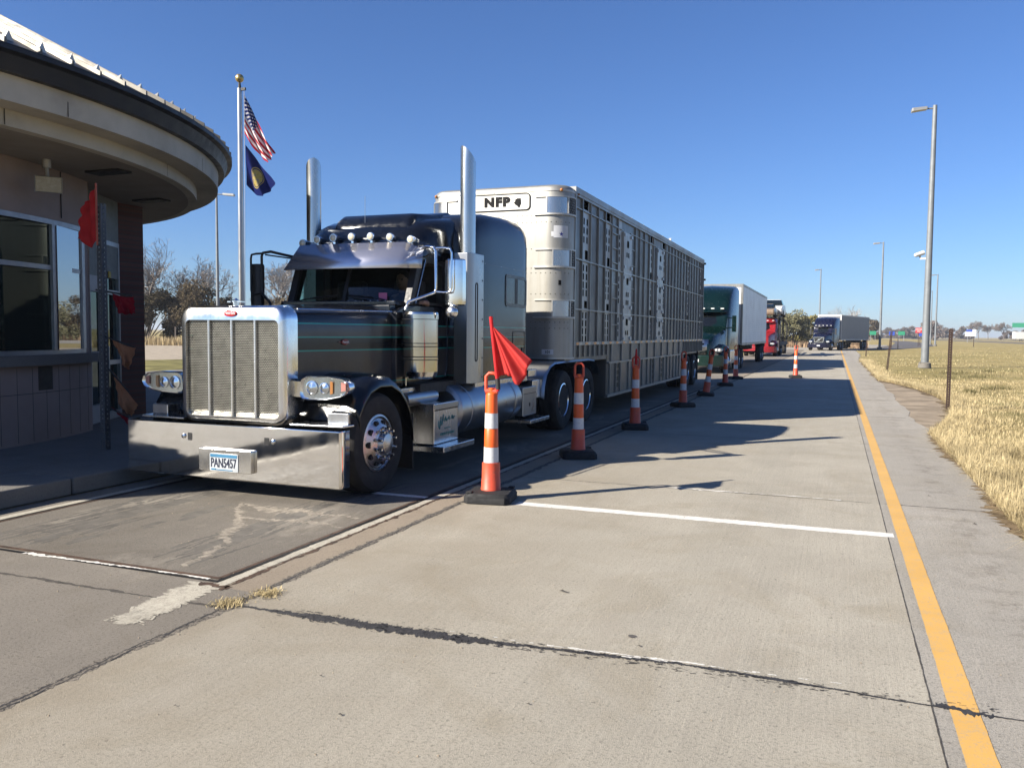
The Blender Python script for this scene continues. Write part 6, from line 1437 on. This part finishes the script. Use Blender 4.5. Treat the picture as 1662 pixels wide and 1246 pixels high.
yel = leafmat('yellow_green_leaves', [(.13,.12,.045),(.22,.19,.08),(.30,.26,.13)], .4, .25)
bare_tree('tall bare tree with a broad pale crown rising beside the brick pier', (-78,77.5,0), 12.6, .85, 3, levels=7, twig=.035)
bare_tree('wide bare tree between the flagpole and the station, behind the chrome grille', (-70.5,80,0), 10.8, 1.0, 11, levels=7, twig=.035)
bare_tree('bare tree half hidden behind the flagpole', (-63,84,0), 10.4, .95, 21, levels=7, twig=.035)
bare_tree('bare tree mostly behind the black truck cab', (-54,90,0), 9.0, .9, 5)
bush('dark brushy evergreen bush below the bare trees, next to the brick pier', (-74.5,73.5,0), 10, 6.2, ev, 1, 15000, .17)
bush('dark pointed evergreen bush in the middle, behind the grille corner', (-69.5,76,0), 6.5, 7.6, ev2, 2, 11000, .16)
bush('low dark evergreen bush under the wide bare tree', (-66.5,77,0), 9, 5.4, ev, 3, 13000, .17)
bush('dark evergreen bush partly behind the far mirror', (-61,80,0), 10, 5.4, ev2, 4, 12000, .17)
bush('dark evergreen bush hidden partly by the station wall', (-81,73,0), 10, 6, ev, 9, 12000, .17)
bush('grey green leafy tree standing behind the red truck', (-9.6,122,0), 6.5, 5.8, sage, 5, 9000, .17, name='leafy_tree')
bush('rounded grey green bush between the red and the dark blue truck', (-6.2,130,0), 6.0, 5.3, sage, 6, 8000, .18)
bush('yellowish green bush beside the roof of the dark blue truck', (-3.2,139,0), 7.5, 5.0, yel, 7, 8000, .2)
bush('dark green bush low behind the red truck', (-13.5,124,0), 6.0, 6.2, ev2, 8, 7000, .18)
bare_tree('bare shrub peeping over the dark blue truck roof', (.5,150,0), 7.0, .9, 31)
# far rows: a few prototypes, copied
brushm = leafmat('brown_brush', [(.10,.08,.066),(.16,.13,.108),(.22,.18,.15)], .1, .2)
pro = [bush('grey brown brushy tree in the far row beyond the highway', (120,460,0), 22, 9.0, brushm, 41, 9000, .5, 'far trees beyond the highway', 'far_tree'),
       bare_tree('dark bare tree in the far row beyond the highway', (135,500,0), 12, 1.1, 42, 'bare far trees beyond the highway', twigd, 7, .13)]
spots = [(112,640),(92,560),(100,470),(118,430),(110,400),(128,390),(140,420),(96,640),(84,700),(72,720),(60,760),(118,372),(132,352),(122,330),(48,720),(104,520),(40,800),(86,610)]
for i, (x, y) in enumerate(spots):
    o = copy_tree(pro[i % 2]); o.location = (x,y,0); o.rotation_euler = (0,0,random.uniform(0,6)); s_ = random.uniform(.8,1.15); o.scale = (s_*random.uniform(.9,1.3),s_*1.1,s_)
p2 = bush('dark green tree far off on the horizon', (12.5,360,0), 7, 9, ev2, 51, 2500, .5, name='far_tree')
bush('small bushy tree on the horizon beyond the red sign', (40,420,0), 9, 9.5, twigd, 52, 2500, .5, name='far_tree')
fpst = thing('fence_post', 'thin wooden post standing in the reeds below the bare trees', 'post', (-64.8,68.2,0)); b = B(); b.cyl((0,0,0),(0,0,1.9),.07,.06,8); b.build('wooden_post', bark, fpst)

# ------------------------------------------------------------------ air
def haze():
    n = N('haze_air'); n.n.remove(n.bsdf); v = n.node('ShaderNodeVolumePrincipled'); v.inputs['Color'].default_value = (.80,.86,.95,1); v.inputs['Density'].default_value = HAZE; v.inputs['Anisotropy'].default_value = .2
    n.link(v.outputs[0], n.out.inputs['Volume']); b = B(); b.box(-2600,2600,-400,4100,-1.1,17); o = b.build('haze', n.mat, None, flat=True); tag(o, kind='stuff')
HAZE = .0003
haze()
